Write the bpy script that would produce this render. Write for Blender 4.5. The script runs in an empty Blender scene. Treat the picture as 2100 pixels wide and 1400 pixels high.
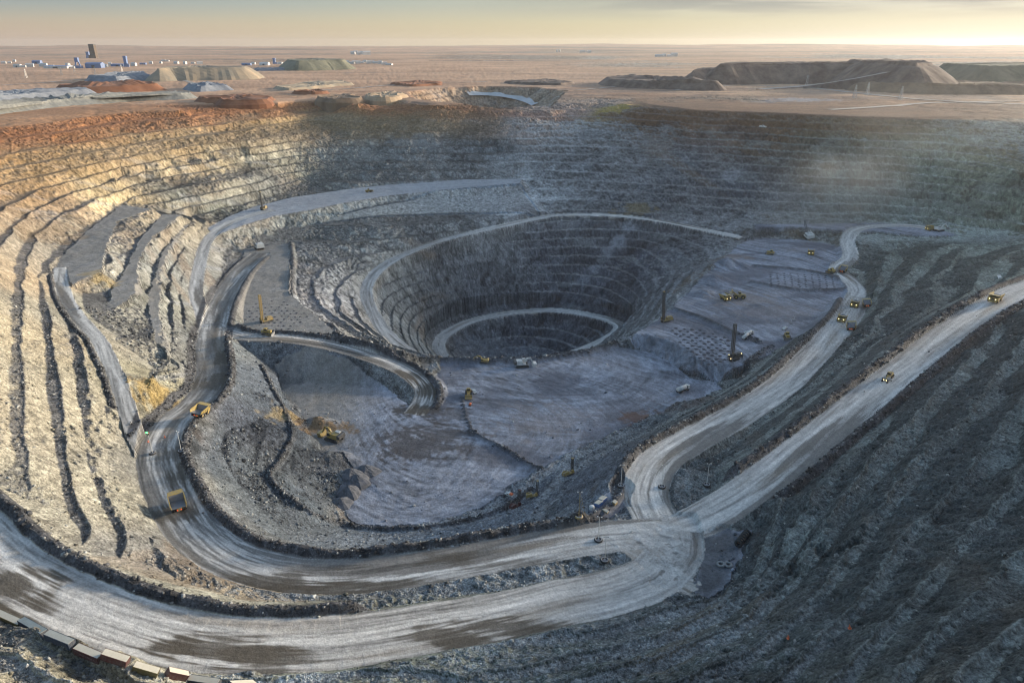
import bpy, bmesh, math, random
import numpy as np
from mathutils import Vector, Matrix

# ---------------------------------------------------------------- camera, sky, sun, exposure
QUAL = 1.0                      # terrain density
F_PX, EYE_Y, CX, CY = 1450.0, 88.0, 1050.0, 700.0
PITCH = math.atan((CY - EYE_Y) / F_PX)
CP, SP = math.cos(PITCH), math.sin(PITCH)
CAM_Z = 115.0 * CP              # camera height above the plain (z = 0)

scene = bpy.context.scene
cam = bpy.data.cameras.new('camera')
cam.sensor_width = 36.0
cam.lens = 36.0 * F_PX / 2100.0
cam.clip_start, cam.clip_end = 1.0, 90000.0
cam_ob = bpy.data.objects.new('camera', cam)
scene.collection.objects.link(cam_ob)
cam_ob.location = (0, 0, CAM_Z)
cam_ob.rotation_euler = (math.pi / 2 - PITCH, 0, 0)
scene.camera = cam_ob

SUN_EL, SUN_AZ = math.radians(9.0), math.radians(66.0)     # azimuth to the right of the view direction
world = bpy.data.worlds.new('World')
scene.world = world
world.use_nodes = True
nt = world.node_tree
nt.nodes.clear()
w_out = nt.nodes.new('ShaderNodeOutputWorld')
w_bg = nt.nodes.new('ShaderNodeBackground')
w_bg.inputs['Strength'].default_value = 0.15
sky = nt.nodes.new('ShaderNodeTexSky')
sky.sky_type = 'NISHITA'
sky.sun_disc = False
sky.sun_elevation = SUN_EL
sky.sun_rotation = SUN_AZ
sky.altitude = 1000
sky.air_density, sky.dust_density, sky.ozone_density = 1.0, 2.4, 1.0
tc = nt.nodes.new('ShaderNodeTexCoord')
sepx = nt.nodes.new('ShaderNodeSeparateXYZ')
mxz = nt.nodes.new('ShaderNodeMath'); mxz.operation = 'MAXIMUM'; mxz.inputs[1].default_value = 0.004
cmb = nt.nodes.new('ShaderNodeCombineXYZ')
nt.links.new(tc.outputs['Generated'], sepx.inputs[0])
nt.links.new(sepx.outputs[0], cmb.inputs[0]); nt.links.new(sepx.outputs[1], cmb.inputs[1])
nt.links.new(sepx.outputs[2], mxz.inputs[0]); nt.links.new(mxz.outputs[0], cmb.inputs[2])
nt.links.new(cmb.outputs[0], sky.inputs['Vector'])
# the dusty band of air low over the horizon, warmer and brighter towards the sun, with thin cloud streaks above it
EXPO = 1.3
def col3(r, g, b):
    return tuple(((c / 255 + 0.055) / 1.055) ** 2.4 / (0.15 * 2 ** EXPO) for c in (r, g, b)) + (1,)
def wmix(fac, a, b):
    n = nt.nodes.new('ShaderNodeMix'); n.data_type = 'RGBA'
    nt.links.new(fac, n.inputs[0])
    for k, v in ((6, a), (7, b)):
        if isinstance(v, tuple): n.inputs[k].default_value = v
        else: nt.links.new(v, n.inputs[k])
    return n.outputs[2]
def wmap(sock, a, b, kind='SMOOTHSTEP'):
    n = nt.nodes.new('ShaderNodeMapRange'); n.interpolation_type = kind
    n.inputs[1].default_value = a; n.inputs[2].default_value = b
    nt.links.new(sock, n.inputs[0]); return n.outputs[0]
fx1 = wmap(sepx.outputs[0], -0.6, 0.1, 'LINEAR'); fx2 = wmap(sepx.outputs[0], 0.05, 0.62)
low = wmix(fx2, wmix(fx1, col3(200, 176, 156), col3(222, 206, 170)), col3(255, 246, 222))
mid = wmix(fx2, wmix(fx1, col3(190, 180, 160), col3(220, 210, 176)), col3(250, 238, 204))
top = wmix(fx2, wmix(fx1, col3(150, 166, 170), col3(200, 202, 184)), col3(228, 224, 210))
fz1 = wmap(mxz.outputs[0], 0.004, 0.030, 'LINEAR'); fz2 = wmap(mxz.outputs[0], 0.018, 0.052)
band = wmix(fz2, wmix(fz1, low, mid), top)
cmap = nt.nodes.new('ShaderNodeMapping'); cmap.inputs['Scale'].default_value = (3.2, 3.2, 46); cmap.inputs['Rotation'].default_value = (0, 0.035, 0)
cmap.inputs['Location'].default_value = (0.7, 0.3, 0.2)
nt.links.new(tc.outputs['Generated'], cmap.inputs[0])
cno = nt.nodes.new('ShaderNodeTexNoise'); cno.inputs['Scale'].default_value = 1.3; cno.inputs['Detail'].default_value = 6; cno.inputs['Roughness'].default_value = 0.5; cno.inputs['Distortion'].default_value = 0.4
nt.links.new(cmap.outputs[0], cno.inputs['Vector'])
cl = wmap(cno.outputs[0], 0.42, 0.60)
cf = nt.nodes.new('ShaderNodeMath'); cf.operation = 'MULTIPLY'; nt.links.new(cl, cf.inputs[0]); nt.links.new(wmap(mxz.outputs[0], 0.022, 0.048), cf.inputs[1])
cf2 = nt.nodes.new('ShaderNodeMath'); cf2.operation = 'MULTIPLY'; nt.links.new(cf.outputs[0], cf2.inputs[0]); nt.links.new(wmap(sepx.outputs[0], -0.15, 0.3), cf2.inputs[1])
cf3 = nt.nodes.new('ShaderNodeMath'); cf3.operation = 'MULTIPLY'; nt.links.new(cf2.outputs[0], cf3.inputs[0]); cf3.inputs[1].default_value = 0.6
band = wmix(cf3.outputs[0], band, col3(150, 150, 150))
full = wmix(wmap(mxz.outputs[0], 0.075, 0.22), band, sky.outputs[0])
nt.links.new(full, w_bg.inputs[0])
nt.links.new(w_bg.outputs[0], w_out.inputs[0])

sun = bpy.data.lights.new('sun', 'SUN')
sun.energy = 3.3
sun.angle = math.radians(6.0)      # a low sun seen through dusty air
sun.color = (1.0, 0.87, 0.70)
sun_ob = bpy.data.objects.new('sun', sun)
scene.collection.objects.link(sun_ob)
sun_dir = Vector((math.sin(SUN_AZ) * math.cos(SUN_EL), math.cos(SUN_AZ) * math.cos(SUN_EL), math.sin(SUN_EL)))
sun_ob.rotation_euler = sun_dir.to_track_quat('Z', 'Y').to_euler()
sun_ob.location = (300, 300, 600)

scene.view_settings.view_transform = 'Standard'
scene.view_settings.look = 'None'
scene.view_settings.exposure = EXPO
scene.view_settings.gamma = 1.0
scene.render.engine = 'CYCLES'
scene.cycles.use_denoising = True
scene.cycles.filter_width = 1.15
scene.cycles.max_bounces = 4
scene.cycles.volume_bounces = 0

# ---------------------------------------------------------------- from a depth and a sight line to a point of the pit
def px_world(px, py, H):
    """Point that lies on the sight line (px, py) of the survey picture at depth H below the eye."""
    u, v = (px - CX) / F_PX, (py - CY) / F_PX
    zc = H * CP / (CP * v + SP)
    return np.array([u * zc, zc * (CP - v * SP), CAM_Z - H * CP])

RNG = np.random.RandomState(7)
_T = [RNG.rand(256, 256).astype(np.float32) for _ in range(8)]
def vnoise(x, y, seed=0):
    t = _T[seed % 8]; o = seed * 37.17
    x = x + o; y = y + o * 1.7
    xf = np.floor(x); yf = np.floor(y)
    u = (x - xf).astype(np.float32); v = (y - yf).astype(np.float32)
    xi = xf.astype(np.int64) & 255; yi = yf.astype(np.int64) & 255
    x1 = (xi + 1) & 255; y1 = (yi + 1) & 255
    u = u * u * (3 - 2 * u); v = v * v * (3 - 2 * v)
    a = t[xi, yi]; b = t[x1, yi]; c = t[xi, y1]; d = t[x1, y1]
    return (a + (b - a) * u) * (1 - v) + (c + (d - c) * u) * v - 0.5
def fbm(x, y, oct=4, seed=0, gain=0.5):
    s = 0; a = 1.0
    for k in range(oct):
        s = s + a * vnoise(x, y, seed + k); x = x * 2.03 + 5.1; y = y * 2.03 - 3.7; a *= gain
    return s
def sstep(a, b, x):
    t = np.clip((x - a) / (b - a), 0, 1)
    return t * t * (3 - 2 * t)

# ---------------------------------------------------------------- survey lines: (depth, [(px, py), ...]); depth may also follow each point
LINES = [
 (115, [(-200,285),(0,260),(100,248),(233,230),(333,220),(447,213),(567,212),(683,201),(780,204),(830,207),(880,214)]),
 (125, [(-150,325),(0,290),(117,273),(250,252),(400,237),(567,223),(683,215),(800,216)]),
 (135, [(-130,360),(0,322),(117,300),(300,270),(467,252),(667,231)]),
 (145, [(-100,395),(0,352),(107,330),(233,303),(433,272),(633,248)]),
 (155, [(-80,430),(0,385),(57,370),(140,350),(300,317),(500,287),(667,268)]),
 (165, [(-70,490),(20,430),(87,390),(175,369),(275,345),(375,327),(600,292)]),
 (175, [(-50,900),(-45,800),(-40,700),(-25,600),(0,520),(20,480),(60,440),(150,395),(250,362),(387,335),(600,306)]),
 (185, [(117,457),(200,407),(300,371),(425,350),(522,330)]),
 (195, [(257,415),(275,407),(400,382),(525,360)]),
 (205, [(310,422),(412,402),(525,377)]),
 (215, [(367,430),(450,412),(525,395),(620,370)]),
 (225, [(392,442),(475,425),(525,412)]),
 # strips of the near left wall
 (0, [(62,480,186),(55,520,187.5),(47,600,189.5),(41,700,191),(40,800,192.5),(45,900,194),(60,1000,195.5),(100,1085,197)], -6.82),
 (0, [(92,600,198.5),(105,700,199),(118,800,200),(128,900,201.5),(140,1000,203),(180,1090,204)], -7.82),
 (0, [(150,700,206),(175,800,207.5),(195,900,209.5),(212,1000,212),(250,1080,213)], -8.82),
 # the platforms of the left corner
 (0, [(257,416,199),(180,470,200),(130,520,200),(107,555,200.5),(150,580,201),(200,560,200.5),(225,480,199.5),(300,428,198.5)], -7.85),
 (0, [(330,440,208),(270,520,210),(225,620,212),(235,640,212.5),(290,590,212),(288,520,211),(378,440,208.5)], -8.85),
 (0, [(395,450,219),(330,520,221),(310,590,223),(330,660,225),(350,740,229)], -9.85),
 (0, [(255,700,217),(290,740,223),(330,790,227),(380,740,235)]),
 # far wall
 (0, [(900,217,117),(985,222,122),(1140,222,122),(1200,212,115.5),(1290,215,115),(1350,221,115),(1400,226,115),(1550,233,115),(1700,240,115),(1850,243,115),(2000,244,115),(2120,248,115),(2300,262,115),(2600,290,115)]),
 (0, [(1200,250,143),(1330,258,143),(1440,270,144),(1560,282,149),(1700,300,154)]),
 (0, [(760,393,220),(900,372,216.5),(1060,366,214),(1200,437,247),(1350,446,249),(1500,458,247)]),
 (0, [(1545,452,240.5),(1700,452,240),(1800,448,240),(1900,455,240)]),
 (0, [(2000,480,236),(2080,470,232),(2200,480,226),(2120,330,150),(2300,400,180),(2500,480,205),(2400,340,145)]),
 # inner bowl
 (0, [(596,500,254),(600,560,255),(600,605,256),(650,640,257),(720,690,259),(820,722,266),(900,733,275),(1000,738,277),(1100,736,277),(1200,720,276),(1270,703,272),(1345,655,265),(1375,628,261),(1430,575,258),(1480,530,256),(1520,495,254)]),
 (0, [(600,482,250),(640,458,244),(760,445,239),(900,440,242),(1000,440,243.5),(1105,440,244)]),
 (0, [(1040,745,405),(1130,745,405),(1050,800,398),(1120,800,398),(1080,770,404)]),
 (0, [(950,790,362),(1000,770,345),(1100,770,345),(1200,760,345),(900,790,345)]),
 (0, [(1300,520,292),(1330,580,296),(1300,640,308),(1390,540,280),(1400,500,268)]),
 # slope between the haul roads and the floor
 (0, [(560,800,262),(590,880,259),(545,970,258),(640,1035,258),(500,900,248),(450,950,241),(450,1030,239),(480,790,250)]),
 (0, [(690,1078,275),(780,1087,274),(950,1072,272),(1050,1040,271)]),
 (0, [(720,1122,252),(850,1118,252),(1000,1096,252),(1150,1040,250)]),
 (0, [(1050,1050,262),(1170,970,262),(1300,905,262),(1400,845,262),(1550,775,260)]),
 (0, [(1120,1060,246),(1250,980,243),(1330,915,245),(1440,850,247),(1560,790,249)]),
 # right slopes
 (0, [(1800,520,247),(1830,560,243),(1900,520,235),(1850,590,231),(1920,570,222),(2000,520,223),(1780,640,240),(1830,640,226),(2100,500,216),(1740,720,233),(1650,800,230),(1560,880,226)]),
 (205, [(1990,690),(1840,805),(1700,955),(1610,1080),(1545,1195),(1430,1275),(1250,1325),(1120,1350)]),
 (195, [(2030,690),(1900,830),(1740,1000),(1645,1130),(1580,1225),(1440,1312),(1280,1365),(1100,1405)]),
 (185, [(2080,740),(1900,920),(1780,1060),(1700,1180),(1600,1280),(1450,1365),(1330,1410)]),
 (175, [(2120,800),(1950,990),(1850,1110),(1760,1230),(1650,1330),(1560,1410)]),
 (165, [(2140,930),(1980,1100),(1880,1230),(1780,1340),(1720,1410)]),
 (155, [(2150,1090),(2000,1230),(1900,1340),(1850,1410)]),
 (145, [(2150,1230),(2010,1340),(1960,1410)]),
 (135, [(2170,1380),(2300,1200),(2400,1000),(2350,800)]),
 (115, [(2500,1300),(2700,1000),(2650,800),(2550,600)]),
 (160, [(2250,700),(2300,620),(2400,560)]),
 # foreground left
 (0, [(520,1395,205),(300,1345,202),(150,1302,199.5),(0,1262,196.5),(420,1400,204)]),
 (0, [(600,1420,199),(200,1400,187),(60,1380,183),(-60,1340,180),(-60,1400,176),(900,1420,196),(300,1440,186)]),
 (0, [(-200,1200,186),(-250,1050,180),(-200,800,172),(-200,600,165)]),
]
# haul roads: name, half width, berm side(s), surface kind, [(px, py, depth)]
ROADS = [
 ('ramp', 5.0, 'R', 'plain', [(122,548,200.5),(126,580,202),(140,620,204),(165,655,206),(205,700,209),(237,770,213.5),(258,830,218.5),(275,880,223.5),(300,935,228.5)]),
 ('dumproad', 7, '', 'dust', [(428,690,248),(415,640,247.5),(402,600,245),(408,550,241.5),(422,500,237.5),(450,470,234),(500,447,231),(560,430,228)]),
 ('ring_one', 7.5, '', 'dust', [(1520,487,252),(1440,470,251),(1350,452,250),(1250,441,248.5),(1150,441,249),(1100,449,251),(1030,463,254),(950,481,258.5),(880,501,264),(820,526,271),(778,552,278),(755,582,285),(752,610,290),(770,650,297),(795,685,301),(830,715,304),(880,745,306)]),
 ('ring_two', 8, '', 'dust', [(1180,722,345),(1240,698,347),(1272,672,349),(1250,656,351),(1190,642,353),(1130,636,355.5),(1050,642,359),(970,658,364),(918,682,369),(900,705,372),(912,730,375),(950,750,378)]),
 ('floor_road', 8.5, 'L', 'mud', [(438,668,248),(500,690,249),(580,694,251),(660,705,255),(740,725,260),(810,750,265.5),(858,780,271),(872,812,275),(850,850,277)]),
 ('right_yard', 9, '', 'dust', [(1752,612,253.5),(1758,595,254),(1740,572,254.5),(1718,552,253.5),(1744,525,250),(1738,490,245.5),(1765,468,242),(1850,462,240.5),(1920,470,240)]),
 ('road_one', 11.5, 'L', 'dust', [(1352,1075,225),(1325,1010,226.5),(1348,950,228.5),(1420,902,231),(1530,840,235.5),(1615,780,241),(1685,710,247),(1738,650,251),(1760,608,253.5)]),
 ('road_two', 10.5, 'B', 'dust', [(1385,1088,225),(1465,1050,222.5),(1560,988,218),(1660,910,213),(1760,830,207.5),(1860,750,202),(1960,672,196),(2040,622,191.5),(2110,588,187.5),(2250,545,181),(2450,500,170)]),
 ('lower_road', 11.0, 'LR', 'mud', [(1385,1088,225),(1250,1100,225.2),(1100,1124,225.6),(950,1150,226),(800,1173,226.6),(680,1181,227),(560,1170,227.5),(460,1136,228),(390,1082,228.2),(348,1015,228.6),(325,950,229.6),(330,905,231.5),(358,862,234),(402,826,236.5),(428,790,239),(434,750,242),(430,705,246),(441,660,249),(458,612,251.5),(492,558,254),(535,520,255)]),
 ('outer_road', 12.5, 'L', 'dust', [(-300,880,181),(-190,970,186.5),(-80,1070,192),(0,1155,196),(100,1216,199.5),(250,1276,203),(400,1312,206),(540,1322,208.5),(700,1315,211.5),(900,1283,216),(1050,1257,219.5),(1150,1234,221.5),(1250,1214,223.2),(1340,1180,224.4),(1385,1130,225),(1385,1088,225)]),
]
# flat working floors: name, cut slope, [(px, py, depth)]
FLOORS = [
 ('main', 1.0, [(905,737,277),(1000,741,277),(1100,739,277),(1200,723,277),(1265,712,277),(1330,722,277),(1380,745,277),(1415,775,277),(1470,782,276.5),(1480,800,276.5),(1380,838,277),(1320,868,277),(1270,880,277),(1180,925,277),(1120,955,277),(1060,985,277),(1030,1010,277),(990,1040,277),(900,1066,277),(780,1080,277),(715,1066,277),(690,1030,277),(700,1000,277),(725,965,277),(705,930,277),(665,925,277),(632,885,277),(612,842,277),(582,800,277),(566,772,277),(640,755,277),(720,770,277),(800,800,277),(840,830,277),(880,800,277),(900,760,277)]),
 ('right', 0.9, [(1520,497,255),(1560,489,255),(1640,493,255),(1700,502,255),(1730,520,255),(1720,548,255),(1750,570,255),(1758,600,255),(1720,640,257),(1660,690,260),(1600,715,262),(1540,745,264),(1480,762,265),(1430,748,265),(1380,722,265),(1330,697,265),(1290,690,265),(1345,657,263),(1375,630,261),(1430,577,258),(1480,532,256)]),
 ('ledge', 0.9, [(1545,459,241),(1700,459,241),(1800,456,240.5),(1900,462,240.3),(1965,482,240),(1900,484,240.3),(1800,474,240.5),(1750,474,241),(1650,466,241),(1550,465,241)]),
 ('left', 0.9, [(500,510,254),(590,498,254),(596,560,254.5),(594,603,254.8),(640,640,255),(690,682,255),(640,684,254.5),(560,686,254),(505,676,253.8),(492,640,253.8),(480,600,253.8),(490,560,254)]),
 ('dumptop', 0.75, [(425,468,233),(470,445,232),(525,424,229),(600,404,225),(700,389,221.5),(800,379,219),(950,370,216.5),(1072,368,214.5),(1064,376,215),(940,385,217),(800,398,220),(700,414,223),(640,428,226),(560,443,229.5),(500,462,232.5),(445,482,234.5)]),
 ('platform_a', 1.2, [(250,420,199),(180,472,200),(130,520,200.3),(108,556,200.8),(150,582,201),(205,560,200.5),(222,500,199.8),(240,455,199.3),(312,428,198.5)]),
 ('platform_b', 1.2, [(332,440,208.5),(285,490,209.5),(262,540,210.5),(225,600,212),(222,632,212.5),(240,632,212.5),(288,592,212),(282,540,211.3),(310,490,210),(372,440,208.5)]),
 ('platform_c', 1.2, [(330,600,223),(322,640,224),(345,700,227),(350,740,229),(320,700,226),(306,640,224),(305,600,223.5),(318,560,222),(330,520,221),(372,470,219.5),(384,460,219.5),(345,520,221),(332,560,222)]),
 ('yard', 0.9, [(1400,1095,224.6),(1500,1082,224),(1545,1085,224),(1530,1130,224),(1505,1180,224),(1455,1222,224),(1425,1212,224.3),(1410,1160,224.6)]),
 ('junction', 0.9, [(1300,1085,225),(1330,1050,225),(1420,1060,225),(1440,1090,225),(1436,1165,224.8),(1415,1215,224.4),(1340,1195,224.5),(1310,1150,225),(1275,1130,225),(1250,1110,225)]),
 ('service', 0.9, [(1190,1060,228),(1235,1012,229),(1275,985,230),(1292,1000,229),(1285,1040,227.5),(1260,1058,227),(1215,1072,227)]),
]
FILL = {'dumptop'}

# ---------------------------------------------------------------- the smooth pit shape
ctrl = []
def add_ctrl(pts, h0=0):
    for p in pts:
        ctrl.append(tuple(px_world(p[0], p[1], p[2] if len(p) > 2 else h0)))
def densify(pts, step=22.0):
    out = [pts[0]]
    for a, b in zip(pts[:-1], pts[1:]):
        n = max(1, int(np.linalg.norm(b - a) / step))
        for k in range(1, n + 1):
            out.append(a + (b - a) * k / n)
    return out
HB = 10 * CP
for ln in LINES:
    W = [px_world(p[0], p[1], p[2] if len(p) > 2 else ln[0]) for p in ln[1]]
    ctrl += [tuple(p) + ((ln[2],) if len(ln) > 2 else (p[2] / HB,)) for p in densify(W, 30)]
def catmull(W, step):
    W = np.array(W); P = np.vstack([2 * W[0] - W[1], W, 2 * W[-1] - W[-2]])
    out = []
    for i in range(1, len(P) - 2):
        n = max(1, int(np.linalg.norm(P[i + 1] - P[i]) / step))
        for k in range(n):
            t = k / n
            a, b, c, d = P[i - 1], P[i], P[i + 1], P[i + 2]
            out.append(0.5 * ((2 * b) + (c - a) * t + (2 * a - 5 * b + 4 * c - d) * t * t + (3 * b - a - 3 * c + d) * t ** 3))
    out.append(W[-1])
    return np.array(out)
ROADW = {}
for name, hw, sides, kind, pts in ROADS:
    ROADW[name] = catmull([px_world(*p) for p in pts], 7.0)
    ctrl += [tuple(p) + (p[2] / HB,) for p in ROADW[name][::4]]
FLOORW = {}
for name, k, pts in FLOORS:
    W = np.array([px_world(*p) for p in pts])
    FLOORW[name] = W
    if name not in FILL:
        ctrl += [tuple(p) + (({'platform_a': -7.85, 'platform_b': -8.85, 'platform_c': -9.85}.get(name, p[2] / HB)),) for p in densify(list(W) + [W[0]], 40)]
# plain round the pit
for r in (1500, 1750):
    for a in range(-60, 61, 6):
        ctrl.append((r * math.sin(math.radians(a)), r * math.cos(math.radians(a)), 0.0, 0.0))
for x, y in ((-760, 200), (-900, 500), (-1000, 800), (-900, 1100), (-560, 1260), (-300, 1420), (-700, 0), (600, 0), (750, 250), (900, 500), (1050, 800), (300, -60), (-300, -60), (0, -120)):
    zz = 0.0 if abs(x) > 500 or y > 1000 else -40.0
    ctrl.append((x, y, zz, zz / HB))
keep = []
for c in ctrl:
    if all((c[0] - k[0]) ** 2 + (c[1] - k[1]) ** 2 > 36 for k in keep):
        keep.append(c)
C = np.array(keep); N = len(C)
S = 100.0
Q = C[:, :2] / S
D = np.sqrt(((Q[:, None] - Q[None]) ** 2).sum(-1))
A = np.zeros((N + 3, N + 3)); A[:N, :N] = -D + np.eye(N) * 0.01
A[:N, N] = 1; A[:N, N + 1:] = Q; A[N, :N] = 1; A[N + 1:, :N] = Q.T
sol = np.linalg.solve(A, np.concatenate([C[:, 2:4], np.zeros((3, 2))]))
def smooth_z(x, y):
    x = np.asarray(x) / S; y = np.asarray(y) / S
    o = [sol[N, c] + sol[N + 1, c] * x + sol[N + 2, c] * y for c in (0, 1)]
    for k in range(N):
        d = np.sqrt((x - Q[k, 0]) ** 2 + (y - Q[k, 1]) ** 2)
        o[0] -= sol[k, 0] * d; o[1] -= sol[k, 1] * d
    return o

# ---------------------------------------------------------------- terrain sheet on a fan of bearings and distances
AZ0, AZ1 = math.radians(-57), math.radians(57)
NA = int(1420 * QUAL)
az = np.linspace(AZ0, AZ1, NA)
def ring(r0, r1, ratio):
    return np.exp(np.arange(math.log(r0), math.log(r1), ratio))
rr = np.concatenate([ring(60, 1450, 0.0021 / QUAL), ring(1450, 2000, 0.0035 / QUAL), ring(2000, 19500, 0.02)])
NR = len(rr)
X = (rr[:, None] * np.sin(az)[None]); Y = (rr[:, None] * np.cos(az)[None])
cs = 6
ri = np.unique(np.append(np.arange(0, NR, cs), NR - 1)); ai = np.unique(np.append(np.arange(0, NA, cs), NA - 1))
rin = ri[rr[ri] < 2050]
Sc = np.zeros((len(ri), len(ai))); Mc = np.zeros((len(ri), len(ai)))
Sc[:len(rin)], Mc[:len(rin)] = smooth_z(X[np.ix_(rin, ai)], Y[np.ix_(rin, ai)])
def upsample(G):
    # two passes of linear interpolation, rows then columns
    fr = np.interp(np.arange(NR), ri, np.arange(len(ri))); i0 = np.minimum(fr.astype(int), len(ri) - 2); t = (fr - i0)[:, None]
    R = G[i0] * (1 - t) + G[i0 + 1] * t
    fa = np.interp(np.arange(NA), ai, np.arange(len(ai))); j0 = np.minimum(fa.astype(int), len(ai) - 2); u = (fa - j0)[None]
    return R[:, j0] * (1 - u) + R[:, j0 + 1] * u
S0 = upsample(Sc); M0 = upsample(Mc)
fade = sstep(1750, 1450, np.hypot(X, Y))
rimw = 7.0 * fbm(X / 150 + 3, Y / 150, 3, 6) * sstep(880, 1120, Y) * sstep(60, 20, np.abs(S0 + 12))      # ragged, partly cut back far rim
S0 = (S0 + rimw) * fade; M0 = (M0 + rimw / HB) * fade

def window(W, R):
    x, y = W[:, 0], W[:, 1]
    x0, x1, y0, y1 = x.min() - R, x.max() + R, y.min() - R, y.max() + R
    cx, cy = np.clip(0, x0, x1), np.clip(0, y0, y1)
    rmin = math.hypot(cx, cy); rmax = max(math.hypot(a, b) for a in (x0, x1) for b in (y0, y1))
    angs = [math.atan2(a, b) for a in (x0, x1) for b in (y0, y1)]
    i0, i1 = np.searchsorted(rr, rmin), np.searchsorted(rr, rmax) + 1
    j0, j1 = np.searchsorted(az, min(angs)), np.searchsorted(az, max(angs)) + 1
    return slice(i0, min(i1, NR)), slice(j0, min(j1, NA))

def poly_dist(W, R):
    """signed distance (negative inside) to a closed outline, over its window"""
    sl = window(W, R)
    x, y = X[sl], Y[sl]
    d = np.full(x.shape, 1e9); ins = np.zeros(x.shape, bool)
    n = len(W)
    for i in range(n):
        ax, ay = W[i, :2]; bx, by = W[(i + 1) % n, :2]
        ex, ey = bx - ax, by - ay
        t = np.clip(((x - ax) * ex + (y - ay) * ey) / (ex * ex + ey * ey + 1e-9), 0, 1)
        d = np.minimum(d, np.hypot(x - ax - t * ex, y - ay - t * ey))
        c = ((ay > y) != (by > y)) & (x < ex * (y - ay) / (ey + 1e-12) + ax)
        ins ^= c
    return sl, np.where(ins, -d, d)


# outlines inside which the benches fade: (bench strength, ruggedness, outline)
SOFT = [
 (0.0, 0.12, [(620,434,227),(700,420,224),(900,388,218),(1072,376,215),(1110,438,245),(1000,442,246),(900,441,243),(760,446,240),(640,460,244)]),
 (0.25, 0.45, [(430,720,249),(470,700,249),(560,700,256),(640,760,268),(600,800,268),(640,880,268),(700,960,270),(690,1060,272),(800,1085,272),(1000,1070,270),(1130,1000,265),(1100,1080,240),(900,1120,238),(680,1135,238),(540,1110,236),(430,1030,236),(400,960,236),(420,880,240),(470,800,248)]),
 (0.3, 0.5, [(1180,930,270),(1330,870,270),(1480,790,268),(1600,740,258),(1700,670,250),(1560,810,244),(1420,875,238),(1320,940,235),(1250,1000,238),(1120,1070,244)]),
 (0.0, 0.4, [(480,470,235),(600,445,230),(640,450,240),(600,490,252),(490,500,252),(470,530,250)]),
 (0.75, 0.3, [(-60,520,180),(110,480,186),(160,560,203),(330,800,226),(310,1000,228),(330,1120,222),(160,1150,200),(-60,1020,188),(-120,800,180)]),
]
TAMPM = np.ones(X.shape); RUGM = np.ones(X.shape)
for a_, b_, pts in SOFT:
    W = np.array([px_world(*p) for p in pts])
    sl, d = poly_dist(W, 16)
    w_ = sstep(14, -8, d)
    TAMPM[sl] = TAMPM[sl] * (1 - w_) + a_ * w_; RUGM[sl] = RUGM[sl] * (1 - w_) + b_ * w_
rough = fbm(X / 34, Y / 34, 3, 1)
rough2 = fbm(X / 9, Y / 9, 3, 3)
fine = fbm(X / 2.6, Y / 2.6, 2, 5, 0.6)
# zone weights
right_zone = sstep(0, 70, X - 50 - np.maximum(0, Y - 420) * 0.82) * sstep(880, 790, Y)            # worn slopes on the right
left_zone = sstep(-120, -190, X) * sstep(900, 700, Y)
broad = fbm(X / 120, Y / 120, 2, 0)
wob = rough * 3.0 + rough2 * 1.1 + fine * 0.5 + broad * 2.5
UU, VV = (X + Y) * 0.7071, (X - Y) * 0.7071                        # along and across the right hand benches
wobr = 5.0 * fbm(UU / 170, VV / 60, 2, 2) + 1.6 * fbm(UU / 40, VV / 12, 2, 5) + 0.9 * rough2 + 0.5 * fine
wob = (wob * (1 - right_zone) + wobr * right_zone) * RUGM
m = M0 + wob / HB
fl = np.floor(m); f = m - fl
bf = 0.33 + 0.12 * left_zone + 0.06 * right_zone + rough * 0.22 * (1 - right_zone) + broad * 0.3 + right_zone * 0.5 * fbm(UU / 90, VV / 25, 2, 1)
bf = np.clip(bf, 0.12, 0.7)
g = np.clip((f - bf) / (1 - bf), 0, 1)
terr = (fl + g - m)
edge = np.exp(-((f - 0.07) / 0.05) ** 2)
tamp = (0.94 + right_zone * (0.28 - 0.9 * np.clip(broad + 0.1, 0, .5))) * TAMPM
tamp = tamp * sstep(0.5, 0.0, S0 / HB)                             # nothing above the rim
faceq = (f > bf) & (tamp > 0.3)
Z = S0 + wob * 0.75 * sstep(2, -4, S0) + HB * terr * tamp + edge * 0.9 * tamp * (S0 < -3)
Z = np.where(S0 > 0, np.minimum(Z, 1.5), Z)
face = (sstep(0, 0.1, f - bf) * sstep(1.0, 0.9, f)) * tamp
gully = fbm(X / 5.0, Y / 5.0, 3, 6)
Z += right_zone * (0.9 * fbm(UU / 26, VV / 26, 3, 6) + 0.8 * fbm(X / 6, Y / 6, 2, 4)) * (S0 < -2)
Z += face * right_zone * 1.2 * fbm(UU / 3.2, VV / 14, 2, 3)
Z += face * (gully * 0.8 + rough2 * 0.5 + fine * 0.4) * RUGM
Z += fine * 0.35 * sstep(1600, 900, Y)

ROADM = np.zeros_like(Z, dtype=np.float32); FLOORM = np.zeros_like(Z, dtype=np.float32)
BERM = np.zeros_like(Z, dtype=np.float32); RS = np.zeros_like(Z, dtype=np.float32); RD = np.zeros_like(Z, dtype=np.float32)
MUD = np.zeros_like(Z, dtype=np.float32)
CUTF = np.zeros_like(Z, dtype=np.float32)
GRIT = (RNG.rand(*Z.shape) - 0.5 + 0.9 * fbm(X / 0.9, Y / 0.9, 2, 2)).astype(np.float32)          # broken stone at arm's length scale
Z += GRIT * (0.22 + 0.00015 * np.hypot(X, Y)) * np.clip(RUGM, 0.35, 1) * sstep(1700, 1300, np.hypot(X, Y))

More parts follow.
